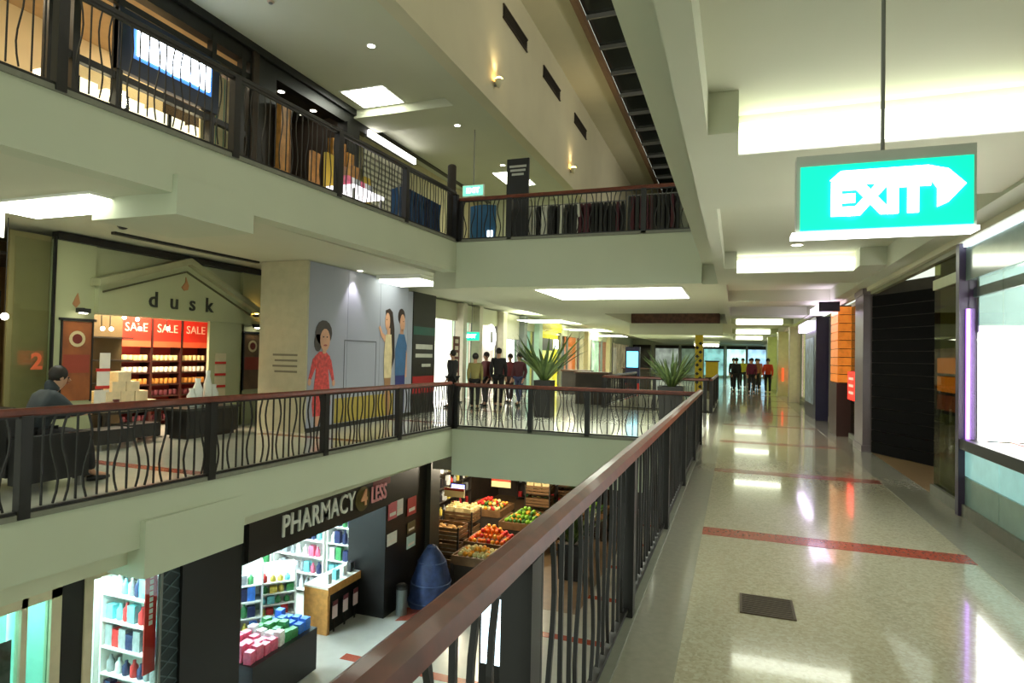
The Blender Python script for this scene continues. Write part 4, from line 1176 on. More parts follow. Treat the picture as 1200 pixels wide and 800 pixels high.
WALK = ((-7.22, 16.8, 0.3, .14, (150, 140, 84), (30, 28, 30), 'person walking in a tan top and dark trousers on far walkway', .95), (-7.38, 18.05, 2.6, .05, (96, 34, 36), (40, 30, 34), 'person in a dark red top left in the far group', .98),
        (-6.85, 17.75, 0.2, .16, (30, 28, 32), (26, 26, 28), 'tall person in black clothes in the middle of the far group', 1.06), (-7.2, 19.75, 3.0, .1, (110, 40, 44), (64, 44, 46), 'person in a maroon top right of the black clad one', .96),
        (-6.6, 19.0, 2.9, .16, (84, 40, 46), (70, 76, 110), 'person in a plum top and grey blue trousers, rightmost of group', .98), (-8.0, 16.9, 1.4, .04, (40, 40, 44), (30, 30, 32), 'person in black standing by the black sign panel', 1.0))
for x, y, rz, st, tc_, bc_, lb_, sc_ in WALK:
    person(lb_, (x, y, 0), rz, standing(st), mat('cloth_%d_%d_%d' % tc_, tc_, .8), mat('cloth_%d_%d_%d' % bc_, bc_, .8), HRD, scale=sc_)
FARP = ((-0.1, 36, 3.0, (30, 28, 36), 'dark clothed distant person nearest to the far railing'), (0.05, 33.5, 0.2, (34, 34, 40), 'distant person in black walking away down the corridor'), (0.75, 32.5, 3.1, (110, 36, 66), 'distant person in a magenta top coming up the corridor'),
        (1.05, 35, 3.1, (150, 90, 60), 'distant person in a tan top coming up the corridor'), (1.5, 32.8, 3.0, (224, 70, 40), 'distant person in a bright orange red top'), (0.4, 38, 3.1, (190, 180, 60), 'distant person in a yellow top mid corridor'),
        (1.3, 40, 3.1, (160, 60, 50), 'farthest distant person in a brick red top'), (0.9, 43, 0.1, (60, 70, 90), 'farthest distant person in a grey blue top'))
p0 = None
for x, y, rz, c_, lb_ in FARP:
    person(lb_, (x, y, 0), rz, standing(.13), mat('cloth_%d_%d_%d' % c_, c_, .8), DKT, HRD)

# ================================================================== LOWER LEVEL SHOPS (plane x = -7)
LX = -7.0
struct('trim_15', MB().box(LX - 0.1, LX + 0.02, 4.81, 5.07, LZ, -0.8).box(LX - 0.15, LX + 0.02, 6.42, 7.5, LZ, -0.8).box(LX - 0.1, LX + 0.03, 7.5, 13.4, -1.66, -0.85).box(LX - 0.9, LX + 0.02, 11.6, 13.4, LZ, -0.8), BLACK,
       'black shopfront surround of the lower shops', 'surround')
struct('wall_left', MB().box(-12.2, -12.0, 3, 12.5, LZ, -0.8).box(-12, -7.1, 7.0, 7.1, LZ, -0.8).box(-12, -7.9, 12.4, 12.5, LZ, -0.8).box(-12, -7.0, 3.0, 3.1, LZ, -0.8), mat('cool_white_wall', (226, 236, 236), 0.5),
       'cool white inner walls of the lower pharmacy', 'wall')
w0 = thing('shop_window', 'pale teal lit window in a cream frame at lower left corner', 'window', (LX, 3.2, LZ))
bx('backlit_wall', mat('pale_teal_lit', (190, 240, 232), .5, emit=.8), -0.9, -0.85, 0, 1.6, 0, 3.0, w0)
FRM = mat('cream_frame', (214, 200, 170), .5)
for a, b in ((1.5, 1.61), (1.2, 1.26), (0, 0.06)):
    bx('frame', FRM, -0.06, 0.04, a, b, 0, 3.05, w0)
bx('frame', FRM, -0.06, 0.04, 0, 1.61, 2.9, 3.05, w0)
bx('pane', TGLASS, -0.02, 0, 0.06, 1.5, 0, 2.9, w0)
bx('poster', mat('pink_poster', (190, 120, 140), .5, var=.5, scale=8), -0.03, -0.022, 0.95, 1.15, 2.0, 2.6, w0)
w1 = thing('shop_window', 'pharmacy window with stocked shelves beside the red banner', 'window', (LX, 5.07, LZ))
bx('frame', FRM, -0.06, 0.04, 0, 0.1, 0, 3.05, w1)
bx('frame', FRM, -0.06, 0.04, 0.1, 1.04, 2.95, 3.05, w1)
bx('frame', GREY, -0.04, 0.02, 1.02, 1.05, 0, 3.0, w1)
bx('pane', GLASS, -0.02, 0, 0.1, 1.02, 0, 2.95, w1)
rb = thing('banner', 'narrow red banner with white lettering in the pharmacy window', 'banner', (LX - 0.08, 5.95, -2.6))
bx('cloth', RED, -0.02, 0, 0, 0.17, 0, 1.45, rb)
for k in range(9):
    bx('printed_mark', WHITE, 0, 0.005, 0.06, 0.11, 0.62 + k * 0.075, 0.675 + k * 0.075, rb)
lt = thing('lattice_panel', 'dark teal lattice screen between pharmacy window and black column', 'screen', (LX, 6.12, LZ))
bx('backing', mat('dark_teal', (34, 48, 52), .5), -0.06, -0.03, 0, 0.3, 0, 3.1, lt)
for k in range(15):
    MB().add([(-.02, 0, k * .2), (-.02, 0.3, k * .2 + .18), (-.02, 0.3, k * .2 + .2), (-.02, 0, k * .2 + .02), (-.03, 0, k * .2), (-.03, 0.3, k * .2 + .18), (-.03, 0.3, k * .2 + .2), (-.03, 0, k * .2 + .02)],
             [(0, 1, 2, 3), (4, 7, 6, 5), (0, 4, 5, 1), (3, 2, 6, 7)]).build('bar', mat('teal_grey_bar', (74, 92, 96), .5), lt)
    MB().add([(-.025, 0, k * .2 + .18), (-.025, 0.3, k * .2), (-.025, 0.3, k * .2 + .02), (-.025, 0, k * .2 + .2), (-.03, 0, k * .2 + .18), (-.03, 0.3, k * .2), (-.03, 0.3, k * .2 + .02), (-.03, 0, k * .2 + .2)],
             [(0, 1, 2, 3), (4, 7, 6, 5), (0, 4, 5, 1), (3, 2, 6, 7)]).build('bar', mat('teal_grey_bar', (74, 92, 96), .5), lt)
bx('round_sticker', WHITE, -0.02, -0.012, 0.03, 0.14, 0.6, 0.75, lt)
bx('sticker', mat('pale_sticker', (190, 190, 180), .5), -0.02, -0.012, 0.18, 0.29, 0.62, 0.9, lt)
# pharmacy sign
ps = thing('shop_sign', 'black pharmacy fascia sign with white and pink lettering', 'sign', (LX + 0.03, 0, -1.27))
bx('board', mat('sign_black', (30, 26, 24), .4), 0, 0.06, 7.55, 11.66, -0.36, 0.36, ps)
WL = mat('white_lettering', (236, 236, 230), .4)
PL = mat('pink_lettering', (250, 170, 180), .4)
text('letters', 'PHARMACY', 0.5, WL, ps, (0.075, 9.28, -0.01), ROT_X, 0.015, 0.004, 1.08, sx=0.74)
text('letters', 'LESS', 0.46, PL, ps, (0.085, 11.15, -0.03), ROT_X, 0.015, 0.004, 1.0, sx=0.66)
dsc = MB().lathe([(0.24, 0), (0.24, 0.015)], n=20).build('round_emblem', mat('olive_emblem', (96, 84, 40), .5), ps, loc=(0.06, 10.58, -0.02))
dsc.rotation_euler = (0, PI / 2, 0)
text('digit', '4', 0.42, mat('peach_lettering', (236, 170, 130), .4), ps, (0.09, 10.61, -0.02), ROT_X, 0.01, 0.012)
bx('red_panel', mat('dull_red_sign', (120, 44, 50), .5), 0.06, 0.064, 10.95, 11.62, 0.1, 0.34, ps)
for k, (x, y) in enumerate(((-9.0, 8.6), (-9.6, 10.9), (-8.6, 5.9), (-8.4, 4.1))):
    flat_light(('pharmacy ceiling panel above the front displays', 'pharmacy ceiling panel above the counter', 'pharmacy ceiling panel behind the left window', 'ceiling panel behind the lower corner window')[k], x - .7, x + .7, y - .4, y + .4, -0.8, 0.03, 'pharmacy ceiling panels', mat('cool_lit_panel', (222, 248, 255), .5, var=0, emit=42))

PCOL = [('white', (232, 236, 236)), ('aqua', (120, 206, 214)), ('green', (70, 150, 90)), ('pink', (226, 110, 140)), ('navy', (40, 50, 90)), ('blue', (60, 120, 210)), ('grey', (150, 156, 158)), ('yellow', (220, 200, 90)), ('red', (196, 50, 50)), ('black', (40, 38, 40))]
PM = {}
for n_, c_ in PCOL:
    m_ = mat('pack_' + n_, c_, .45, var=.25, scale=14)
    b_ = MB().box(-.05, .05, -.06, .06, 0, .2).box(-.052, .052, -.062, .062, .07, .13)
    PM[n_, 'carton'] = b_.mesh('carton', m_)
    PM[n_, 'bottle'] = MB().lathe([(.045, 0), (.05, .01), (.05, .13), (.02, .165), (.02, .2)], n=8).mesh('bottle', m_, True)


def shelf_unit(label, short, loc, rz, w, h, nb, dens, cols, seed, frame=WHITE, back=True, d=0.35):
    """open shelf unit facing local +x; goods stand on every board"""
    R_ = random.Random(seed)
    t = thing('shelf_unit', label, 'shelf', loc, rz)
    if back:
        bx('back_panel', frame, -0.03, 0, -w / 2, w / 2, 0, h, t)
    for s in (-1, 1):
        bx('side', frame, -0.03, d, s * w / 2 - 0.015, s * w / 2 + 0.015, 0, h, t)
    M_ = Matrix.Translation(loc) @ Matrix.Rotation(rz, 4, 'Z')
    for k in range(nb):
        z = 0.12 + (h - 0.2) * k / nb
        bx('board', frame, 0, d, -w / 2, w / 2, z - 0.025, z, t)
        y, i_ = -w / 2 + 0.1, 0
        while y < w / 2 - 0.08:
            c_ = R_.choice(cols)
            kd = R_.choice(('carton', 'bottle'))
            o = obj(kd, PM[c_, kd], None, M_ @ Vector((d - 0.1, y, z)), (0, 0, rz))
            s_ = min(1.55, ((h - 0.2) / nb - 0.05) / 0.2)
            o.scale = (1.15, 1.1, s_ * R_.uniform(.65, 1))
            tag(o, f'{c_} {kd}, {ORD[i_]} from the left, {ORD[nb - 1 - k]} highest board, {short}', kd, f'{c_} {kd}s on the {short}')
            y += dens * R_.uniform(.85, 1.25)
            i_ += 1
    return t


ALLC = [n for n, _ in PCOL]
shelf_unit('white shelf unit on the pharmacy back wall, left of two', 'left back wall pharmacy shelf', (-11.9, 9.4, LZ), 0, 1.5, 2.9, 6, .19, ALLC, 1)
shelf_unit('white shelf unit on the pharmacy back wall, right of two', 'right back wall pharmacy shelf', (-11.9, 11.2, LZ), 0, 1.6, 2.9, 6, .19, ['white', 'aqua', 'grey', 'pink', 'navy', 'blue'], 2)
shelf_unit('white shelf unit in the far left corner behind the counter', 'corner pharmacy shelf', (-11.0, 12.36, LZ), -PI / 2, 1.3, 2.9, 7, .16, ['white', 'aqua', 'grey', 'green', 'yellow', 'black'], 3)
shelf_unit('white shelf unit directly behind the pharmacy counter', 'shelf behind the pharmacy counter', (-9.55, 12.36, LZ), -PI / 2, 1.4, 2.9, 7, .16, ['white', 'aqua', 'grey', 'pink', 'navy'], 4)
shelf_unit('white shelf unit at the counter end next to black pillar', 'counter end pharmacy shelf', (-8.35, 12.36, LZ), -PI / 2, 0.8, 2.9, 7, .16, ['white', 'aqua', 'green', 'navy'], 14)
shelf_unit('free standing shelf of mixed goods at the pharmacy front', 'front free standing pharmacy shelf', (-8.9, 9.1, LZ), -0.75, 1.3, 1.7, 5, .14, ['navy', 'blue', 'grey', 'white', 'aqua', 'yellow', 'green'], 5)
shelf_unit('free standing shelf of green packs in pharmacy middle', 'green packed middle pharmacy shelf', (-8.6, 10.05, LZ), -0.75, 0.8, 1.45, 6, .13, ['green', 'green', 'aqua', 'yellow', 'red'], 6)
shelf_unit('tall stocked shelf seen through the pharmacy window, right', 'right pharmacy window shelf', (-8.15, 6.94, LZ), -PI / 2, 1.1, 2.9, 7, .14, ['white', 'aqua', 'grey', 'navy', 'red'], 7)
shelf_unit('tall stocked shelf seen through the pharmacy window, left', 'left pharmacy window shelf', (-9.4, 6.94, LZ), -PI / 2, 1.1, 2.9, 7, .14, ['white', 'aqua', 'green', 'black', 'yellow'], 8)
struct('wall_left', MB().box(-12, -7.1, 4.85, 4.95, LZ, -0.8), mat('pale_teal_wall', (200, 240, 232), .5), 'pale teal inner wall behind the lower corner window', 'wall')
pc = thing('counter', 'long pharmacy counter with white top and wooden end panel', 'counter', (-7.85, 11.4, LZ))
bx('body', BLACK, -0.25, 0.2, -0.85, 0.55, 0, 0.84, pc)
bx('end_panel', mat('honey_wood', (196, 140, 72), .45, var=.2, scale=9), -0.3, 0.27, -0.93, -0.85, 0, 0.9, pc)
bx('top', mat('white_counter_top', (244, 240, 226), .3), -0.32, 0.28, -0.93, 0.58, 0.9, 0.94, pc)
bx('front_edge', mat('honey_wood', (196, 140, 72), .45), 0.27, 0.285, -0.93, 0.58, 0.78, 0.94, pc)
for k in range(4):
    t = thing('price_card', ('first', 'second', 'third', 'fourth')[k] + ' pink and white card standing at the pharmacy counter front', 'card', (-7.6 + 0.03, 10.7 + k * 0.36, LZ + 0.28))
    bx('card', mat('pink_white_card', (228, 200, 204), .5), 0, 0.012, -0.08, 0.08, 0, 0.34, t)
    bx('stripe', mat('card_maroon', (120, 50, 60), .5), 0, 0.016, -0.08, 0.08, 0.25, 0.34, t)
    bx('stand', BLACK, -0.02, 0, -0.02, 0.02, -0.28, 0.2, t)
for k in range(5):
    o = obj('carton', PM[('white', 'aqua', 'white', 'black', 'red')[k], 'carton'], None, (-7.75, 10.7 + k * 0.26, LZ + 0.94))
    tag(o, ('white carton nearest the end', 'aqua carton', 'second white carton', 'black carton', 'red carton')[k] + ' on top of the pharmacy counter', 'carton')
bt = thing('display_table', 'black front display table with pink and green packs', 'table', (-7.3, 8.45, LZ))
bx('top', BLACK, -0.4, 0.4, -0.75, 0.8, 0.72, 0.78, bt)
bx('front_panel', mat('very_dark_panel', (34, 36, 40), .5), 0.36, 0.4, -0.75, 0.8, 0.05, 0.72, bt)
bx('side_panel', mat('very_dark_panel', (34, 36, 40), .5), -0.4, 0.36, 0.76, 0.8, 0.05, 0.72, bt)
bx('side_panel', mat('very_dark_panel', (34, 36, 40), .5), -0.4, 0.36, -0.75, -0.71, 0.05, 0.72, bt)
R_ = random.Random(11)
for k in range(36):
    i, j = k % 9, k // 9
    c_ = 'pink' if i < 4 else ('white' if i == 4 else ('green' if i < 7 else 'blue'))
    o = obj('carton', PM[c_, 'carton'], None, (-7.6 + j * .18, 7.8 + i * .165, LZ + .78), (0, 0, R_.uniform(-.15, .15)))
    o.scale = (1.25, 1.1, R_.uniform(.7, 1.3))
    tag(o, f'{c_} pack, {ORD[i]} from the left in the {ORD[3 - j]} row of the black front table', 'carton', f'{c_} packs on the black front table')
for k in range(10):
    o = obj('carton', PM[('red', 'yellow')[k % 2], 'carton'], None, (-7.55 - (k // 5) * .16, 5.4 + (k % 5) * .13, LZ + .55))
    tag(o, ('orange red', 'yellow')[k % 2] + ' pack, ' + ORD[k % 5] + ' from left in the ' + ('front', 'rear')[k // 5] + ' row on the window stand', 'carton', ('red', 'yellow')[k % 2] + ' packs low in the window')
st = thing('display_stand', 'low white stand inside the pharmacy window', 'stand', (-7.6, 5.65, LZ))
bx('top', WHITE, -0.2, 0.2, -0.4, 0.4, 0.5, 0.55, st)
bx('body', GREY, -0.16, 0.16, -0.36, 0.36, 0, 0.5, st)
for k, (y, z, w_, h, rgb, lb_) in enumerate(((11.85, -2.0, .18, .36, (214, 110, 120), 'pink red notice'), (12.15, -1.98, .14, .34, (226, 226, 222), 'white notice'), (11.85, -2.55, .2, .26, (236, 236, 232), 'lower white notice'),
                                             (12.7, -2.1, .2, .4, (186, 60, 56), 'red notice'), (12.7, -2.5, .18, .24, (110, 96, 60), 'olive notice'), (12.7, -2.85, .2, .28, (190, 220, 222), 'pale blue notice'))):
    t = thing('notice', lb_ + ' on the black pillar right of the pharmacy', 'sign', (LX + 0.03, y, z))
    bx('sheet', mat('notice_%d' % k, rgb, .5), 0, .01, -w_, w_, 0, h, t)
    bx('printed_band', mat('notice_band', (240, 232, 226), .5), .01, .013, -w_ * .7, w_ * .7, h * .2, h * .4, t)
# greengrocer
struct('wall_left', MB().box(-9.2, -9.0, 13.4, 24, LZ, -0.8).box(-9.2, -0.6, 23.6, 23.8, LZ, -0.9), mat('grocer_dark_wall', (60, 48, 38), .7, var=.3, scale=2), 'dark walls of the greengrocer', 'wall')
column('dark olive pillar at the corner of the greengrocer', -7.1, 13.65, 0.5, 0.5, 3.1, mat('dark_olive_pillar', (54, 52, 40), .5), LZ)
GC = [('orange', (240, 110, 20)), ('amber', (240, 170, 50)), ('lime', (130, 180, 50)), ('red', (206, 40, 34)), ('leafy', (60, 110, 40)), ('pale', (226, 214, 150))]
FM = {n_: MB().ball((0, 0, 0), .06, 8, 6).mesh('fruit', mat('fruit_' + n_, c_, .45, var=.15, scale=20), True) for n_, c_ in GC}


def produce(label, short, x, y, w, d, n, layers, cols, seed, z=0.78, tilt=0):
    R_ = random.Random(seed)
    t = thing('produce_stand', label, 'stand', (x, y, LZ))
    BR = mat('crate_brown', (120, 88, 54), .6, var=.2)
    bx('tray', BR, -w, w, -d, d, z - .14, z, t)
    for s in (-1, 1):
        bx('rim', BR, s * w, s * (w + .03), -d - .03, d + .03, z - .16, z + .05, t)
        bx('rim', BR, -w, w, s * d, s * (d + .03), z - .16, z + .05, t)
        for q in (-1, 1):
            bx('leg', DARK, s * w - .04, s * w + .04, q * d - .04, q * d + .04, 0, z - .14, t)
    bx('front_panel', DARK, -w, w, -d - .01, -d + .01, .1, z - .16, t)
    for lv in range(layers):
        nx, ny = max(1, int(n * (1 - lv / layers))), max(1, int(n * d / w * (1 - lv / layers)))
        for i in range(nx):
            for j in range(ny):
                if 0 < i < nx - 1 and 0 < j < ny - 1 and lv < layers - 1 and (lv + 1) * .5 * n / layers < min(i, nx - 1 - i, j, ny - 1 - j) + .01:
                    continue
                c_ = R_.choice(cols)
                px = x + (i - (nx - 1) / 2) * .125 + R_.uniform(-.012, .012)
                py = y + (j - (ny - 1) / 2) * .125 + R_.uniform(-.012, .012)
                o = obj('fruit', FM[c_], None, (px, py, LZ + z + .06 + lv * .1))
                tag(o, f'{c_} fruit, {ORD[i]} across, {ORD[j]} row, {ORD[lv]} layer up, {short}', 'fruit', f'{c_} fruit on the {short}')
    return t


produce('produce stand heaped with orange and red fruit', 'orange and red heaped stand', -6.0, 15.3, .55, .5, 8, 4, ['orange', 'orange', 'amber', 'red'], 1)
produce('produce stand heaped with green and amber fruit', 'green and amber heaped stand', -5.75, 17.5, .65, .55, 9, 4, ['lime', 'lime', 'leafy', 'amber'], 2)
produce('low produce stand of pale fruit beside the blue cover', 'pale front stand', -5.75, 13.85, .5, .4, 7, 2, ['pale', 'amber', 'pale'], 3, .85)
produce('farther produce stand of leafy greens', 'leafy far stand', -4.4, 19.6, .6, .6, 8, 3, ['leafy', 'leafy', 'lime'], 4)
produce('farther produce stand of mixed fruit at back left', 'mixed back left stand', -7.4, 18.6, .6, .6, 8, 3, ['pale', 'amber', 'red', 'leafy'], 5)
shelf_unit('stocked back wall shelf of greengrocer at left', 'left greengrocer wall shelf', (-8.95, 15.5, LZ), 0, 2.4, 2.4, 5, .24, ['white', 'red', 'yellow', 'black', 'green'], 21, DARK)
shelf_unit('stocked back wall shelf of greengrocer farther along', 'farther greengrocer wall shelf', (-8.95, 18.5, LZ), 0, 2.8, 2.4, 5, .24, ['yellow', 'red', 'white', 'black', 'grey'], 22, DARK)
shelf_unit('stocked shelf across the back of the greengrocer', 'rear greengrocer shelf', (-6.4, 23.4, LZ), -PI / 2, 3.2, 2.4, 4, .26, ['yellow', 'white', 'red', 'green', 'grey'], 23, DARK)
plant('dark green leafy plant at the right of the greengrocer', -3.9, 15.6, 0.9, 0.6, 1.2, 60, 9, 0.9, 0.05, LZ)
plant('second leafy plant behind the greengrocer stands', -4.9, 20.8, 0.9, 0.6, 1.2, 50, 10, 0.9, 0.05, LZ)
struct('floor', MB().box(-9, -3.2, 13.4, 23.6, LZ - .1, LZ + .004), mat('grocer_floor', (112, 92, 68), .4, var=.1), 'brown floor of the greengrocer', 'floor')
LOAF = MB().ball((0, 0, 0), .09, 10, 6, (1.5, .8, .75)).mesh('loaf', mat('loaf_crust', (196, 150, 84), .7, var=.3, scale=12), True)
BAG = MB().box(-.13, .13, -.07, .07, 0, .3).box(-.08, .08, -.02, .02, .3, .36).mesh('bag', mat('cream_bag', (222, 204, 150), .6, var=.25, scale=9))
def crate_stack(label, x, y, n, short, mesh_, kind, seed, z0=0.0):
    t = thing('crate_stand', label, 'stand', (x, y, LZ))
    BR = mat('crate_brown', (120, 88, 54), .6, var=.2)
    for q in range(3):
        zb = .1 + q * .42
        for sx in (-1, 1):
            for j in range(3):
                bx('slat', BR, sx * .42 - .01, sx * .42 + .01, -.32, .32, zb + j * .1, zb + j * .1 + .075, t)
                bx('slat', BR, -.42, .42, sx * .32 - .01, sx * .32 + .01, zb + j * .1, zb + j * .1 + .075, t)
        bx('shelf_board', DARK, -.42, .42, -.32, .32, zb - .02, zb, t)
    for sx in (-1, 1):
        for sy in (-1, 1):
            bx('leg', DARK, sx * .43 - .02, sx * .43 + .02, sy * .33 - .02, sy * .33 + .02, 0, 1.25, t)
    R2 = random.Random(seed)
    for k in range(n):
        o = obj(kind, mesh_, None, (x - .28 + (k % 3) * .28, y - .2 + (k // 3 % 3) * .2, LZ + 1.02 + (.07 if kind == 'loaf' else .0) + .1 * (k // 9)), (0, 0, R2.uniform(-.3, .3)))
        tag(o, f'{kind} {ORD[k]} of the heap on the {short}', kind, f'{kind}s on the {short}')
    return t
crate_stack('slatted crate stand of loaves left of the orange fruit', -7.0, 14.75, 9, 'left crate stand', LOAF, 'loaf', 1)
crate_stack('slatted crate stand of cream bags behind the orange fruit', -7.3, 16.3, 9, 'middle crate stand', BAG, 'bag', 2)
crate_stack('slatted crate stand of loaves right of the green fruit', -4.5, 17.6, 9, 'right crate stand', LOAF, 'loaf', 3)
crate_stack('slatted crate stand of cream bags at back of greengrocer', -6.3, 20.6, 9, 'back crate stand', BAG, 'bag', 4)
crate_stack('slatted crate stand of loaves at the far back right', -5.6, 22.2, 9, 'far back crate stand', LOAF, 'loaf', 5)
for k, (x, y, z) in enumerate(((-7.2, 15.5, 1.75), (-6.4, 17.0, 1.8), (-5.2, 18.8, 1.8), (-7.8, 19.4, 1.9), (-6.6, 21.6, 1.9))):
    t = thing('price_board', ORD[k] + ' cream price board hanging over the greengrocer stands', 'sign', (x, y, LZ + z))
    bx('card', mat('cream_price_card', (232, 214, 160), .6), -.3, .3, -.01, .01, 0, .24, t)
    bx('band', mat('price_red', (170, 60, 40), .6), -.3, .3, -.014, -.01, .17, .24, t)
    for sx in (-1, 1):
        MB().tube([(sx * .25, 0, .24), (sx * .25, 0, 3.1 - z)], .005, 5).build('wire', GREY, t)
gsn = thing('display_screen', 'small bright blue screen on a stand in greengrocer', 'screen', (-8.05, 17.6, LZ))
bx('screen', mat('violet_blue_screen', (130, 140, 255), .4, emit=1.8), -.22, .22, -.02, 0, 1.3, 1.62, gsn)
bx('casing', BLACK, -.25, .25, 0, .05, 1.27, 1.65, gsn)
bx('pole', BLACK, -.03, .03, .0, .05, .04, 1.3, gsn)
bx('base', BLACK, -.2, .2, -.15, .2, 0, .04, gsn)
for k, (x, y) in enumerate(((-6.2, 15.6), (-6.0, 18.8), (-7.8, 17.0))):
    t = thing('pendant_lamp', ('nearest', 'farthest', 'leftmost')[k] + ' warm pendant lamp over the greengrocer stands', 'light', (x, y, -1.25))
    MB().lathe([(.03, .12), (.14, .0), (.13, .0), (.03, .1)], n=14).build('shade', BLACK, t)
    MB().ball((0, 0, .03), .045).build('bulb', SPOT, t)
    MB().tube([(0, 0, .1), (0, 0, .32)], .008, 6).build('cord', BLACK, t)
    l = bpy.data.lights.new('pendant', 'POINT')
    l.energy = 130
    l.color = (1, .86, .62)
    l.shadow_soft_size = .12
    obj('pendant_light', l, t, (0, 0, -.08))
bc = thing('covered_heap', 'deep blue wrinkled cover over a tall heap beside black pillar', 'cover', (-6.45, 12.75, LZ))
m_ = MB()
prof = [(.5, 0), (.48, .12), (.46, .3), (.43, .5), (.38, .72), (.3, .95), (.2, 1.15), (.1, 1.28), (.02, 1.32)]
n_ = 28
vs, fs = [], []
for i, (r, z) in enumerate(prof):
    for k in range(n_):
        a = 2 * PI * k / n_
        rr = r * (1 + .07 * math.sin(5 * a + i * 1.1) + .05 * math.sin(9 * a - i * 1.7))
        vs.append((rr * math.cos(a), rr * math.sin(a), z))
for i in range(len(prof) - 1):
    for k in range(n_):
        fs.append((i * n_ + k, i * n_ + (k + 1) % n_, (i + 1) * n_ + (k + 1) % n_, (i + 1) * n_ + k))
m_.add(vs, fs)
m_.build('cover', mat('blue_cover', (54, 72, 120), .5, var=.25, scale=9, bump=.4), bc, smooth=True)
for k in range(4):
    MB().lathe([(prof[2 * k + 1][0] * 1.06, prof[2 * k + 1][1] - .015), (prof[2 * k + 1][0] * 1.08, prof[2 * k + 1][1]), (prof[2 * k + 1][0] * 1.04, prof[2 * k + 1][1] + .015)], n=28, cap=False).build('strap', mat('pale_blue_strap', (86, 104, 150), .5), bc)
bn = thing('litter_bin', 'slim grey metal bin beside the black pillar', 'bin', (-6.75, 11.95, LZ))
MB().lathe([(.12, 0), (.12, .55), (.1, .58)], n=16).build('body', mat('brushed_grey', (120, 126, 126), .35, metal=.6), bn)
MB().lathe([(.125, .55), (.125, .62), (.06, .66)], n=16).build('lid', BLACK, bn)
lbx = thing('light_box', 'bright blue white freestanding light box on the lower floor', 'sign', (-3.45, 9.0, LZ))
bx('lit_face', mat('ice_white_lit', (214, 240, 255), .4, emit=2.2), -.2, .2, -.04, -.02, .9, 1.9, lbx)
bx('casing', BLACK, -.24, .24, -.02, .1, .06, 1.95, lbx)
bx('foot', BLACK, -.3, .3, -.2, .3, 0, .06, lbx)

# ================================================================== UPPER LEVEL
UX = -8.8
struct('wall_left', MB().box(-11.2, -11.0, 0, 9.3, UZ, 7.45), mat('upper_cream_wall', (228, 208, 166), .6, var=.1, scale=.8), 'cream back wall of the upper left shop', 'wall')
struct('wall_left', MB().box(-11.2, -11.0, 9.3, 12.4, UZ, 7.45).box(-11, -8.7, 9.25, 9.4, UZ, 7.45).box(-11, -8.9, 12.3, 12.45, UZ, 7.45), mat('upper_dark_wall', (56, 42, 30), .7), 'dark brown walls of the second upper shop', 'wall')
struct('wall_left', MB().box(-9.5, -9.3, 12.4, 60, UZ, 7.45), mat('upper_tan_wall', (200, 190, 150), .7), 'tan upper gallery wall past the dark shop', 'wall')
struct('trim_16', MB().box(UX - .15, UX + .05, 0, 13.3, 7.05, 7.3).box(UX - .1, UX + .12, 0, 13.3, 7.3, 7.46), BLACK, 'black header band over the upper left shops', 'header')
sf2 = thing('storefront', 'black framed upper shop front with a blue white lit sign', 'shop front', (UX, 0, UZ))
for y in (3.0, 5.62, 5.95, 6.6, 8.35, 9.05, 9.25):
    bx('mullion', BLACK, -.06, .06, y - .05, y + .05, 0, 3.1, sf2)
bx('mullion', BLACK, -.08, .08, 9.3, 9.9, 0, 3.1, sf2)
for z, y0 in ((2.75, 5.6), (1.0, 5.6), (1.62, 5.6)):
    bx('transom', BLACK, -.05, .05, y0, 9.3, z - .05, z + .05, sf2)
bx('sign_board', mat('navy_sign', (16, 34, 60), .35), -.02, .09, 6.55, 8.45, 1.72, 2.66, sf2)
R_ = random.Random(5)
SIGNW = mat('blue_white_lit_sign', (236, 246, 255), .4, emit=6)
bx('halo', mat('blue_halo', (60, 130, 220), .4, emit=.5), .09, .095, 6.78, 8.28, 1.97, 2.55, sf2)
for k in range(7):
    y = 6.84 + k * .2
    bx('lit_letter', SIGNW, .095, .13, y, y + .175, 2.03 + R_.uniform(-.01, .01), 2.47 + R_.uniform(-.01, .01), sf2)
bx('pane', GLASS, -.01, .0, 5.95, 9.05, .05, 1.6, sf2)
for k in range(9):
    tag(bx('curtain', mat('curtain_%d' % (k % 2), ((236, 222, 186), (214, 180, 140))[k % 2], .7), -10.9, -10.86, 3.0 + k * .33, 3.27 + k * .33, UZ, 6.9),
        ORD[k] + (' pale cream' if k % 2 == 0 else ' pinkish tan') + ' tall curtain strip from the left in upper shop', 'curtain', ('cream' if k % 2 == 0 else 'tan') + ' curtain strips upstairs')
for k in range(4):
    t = thing('display_case', ('first', 'second', 'third', 'fourth')[k] + ' cream lit display case behind the upper shop front', 'cabinet', (-9.3, 6.2 + k * .78, UZ))
    bx('body', DARK, -.25, .25, -.35, .35, 0, .6, t)
    bx('lit_box', mat('cream_lit_case', (250, 236, 206), .4, emit=1.6), -.22, .22, -.32, .32, .6, 1.5, t)
    bx('divider', BLACK, .22, .25, -.03, .03, .6, 1.5, t)
    bx('divider', BLACK, .22, .25, -.35, .35, 1.0, 1.05, t)
for k in range(4):
    t = thing('curtain', ('leftmost', 'second', 'third', 'rightmost')[k] + ' cream curtain panel right of the upper lit sign', 'curtain', (-9.05, 8.45 + k * .18, UZ))
    bx('cloth', mat('cream_curtain', (240, 224, 186), .7), -.02, .02, -.08, .08, 0, 2.6, t)
    bx('hem', mat('teal_hem', (90, 150, 140), .6), -.022, .024, .07, .09, 0, 2.6, t)
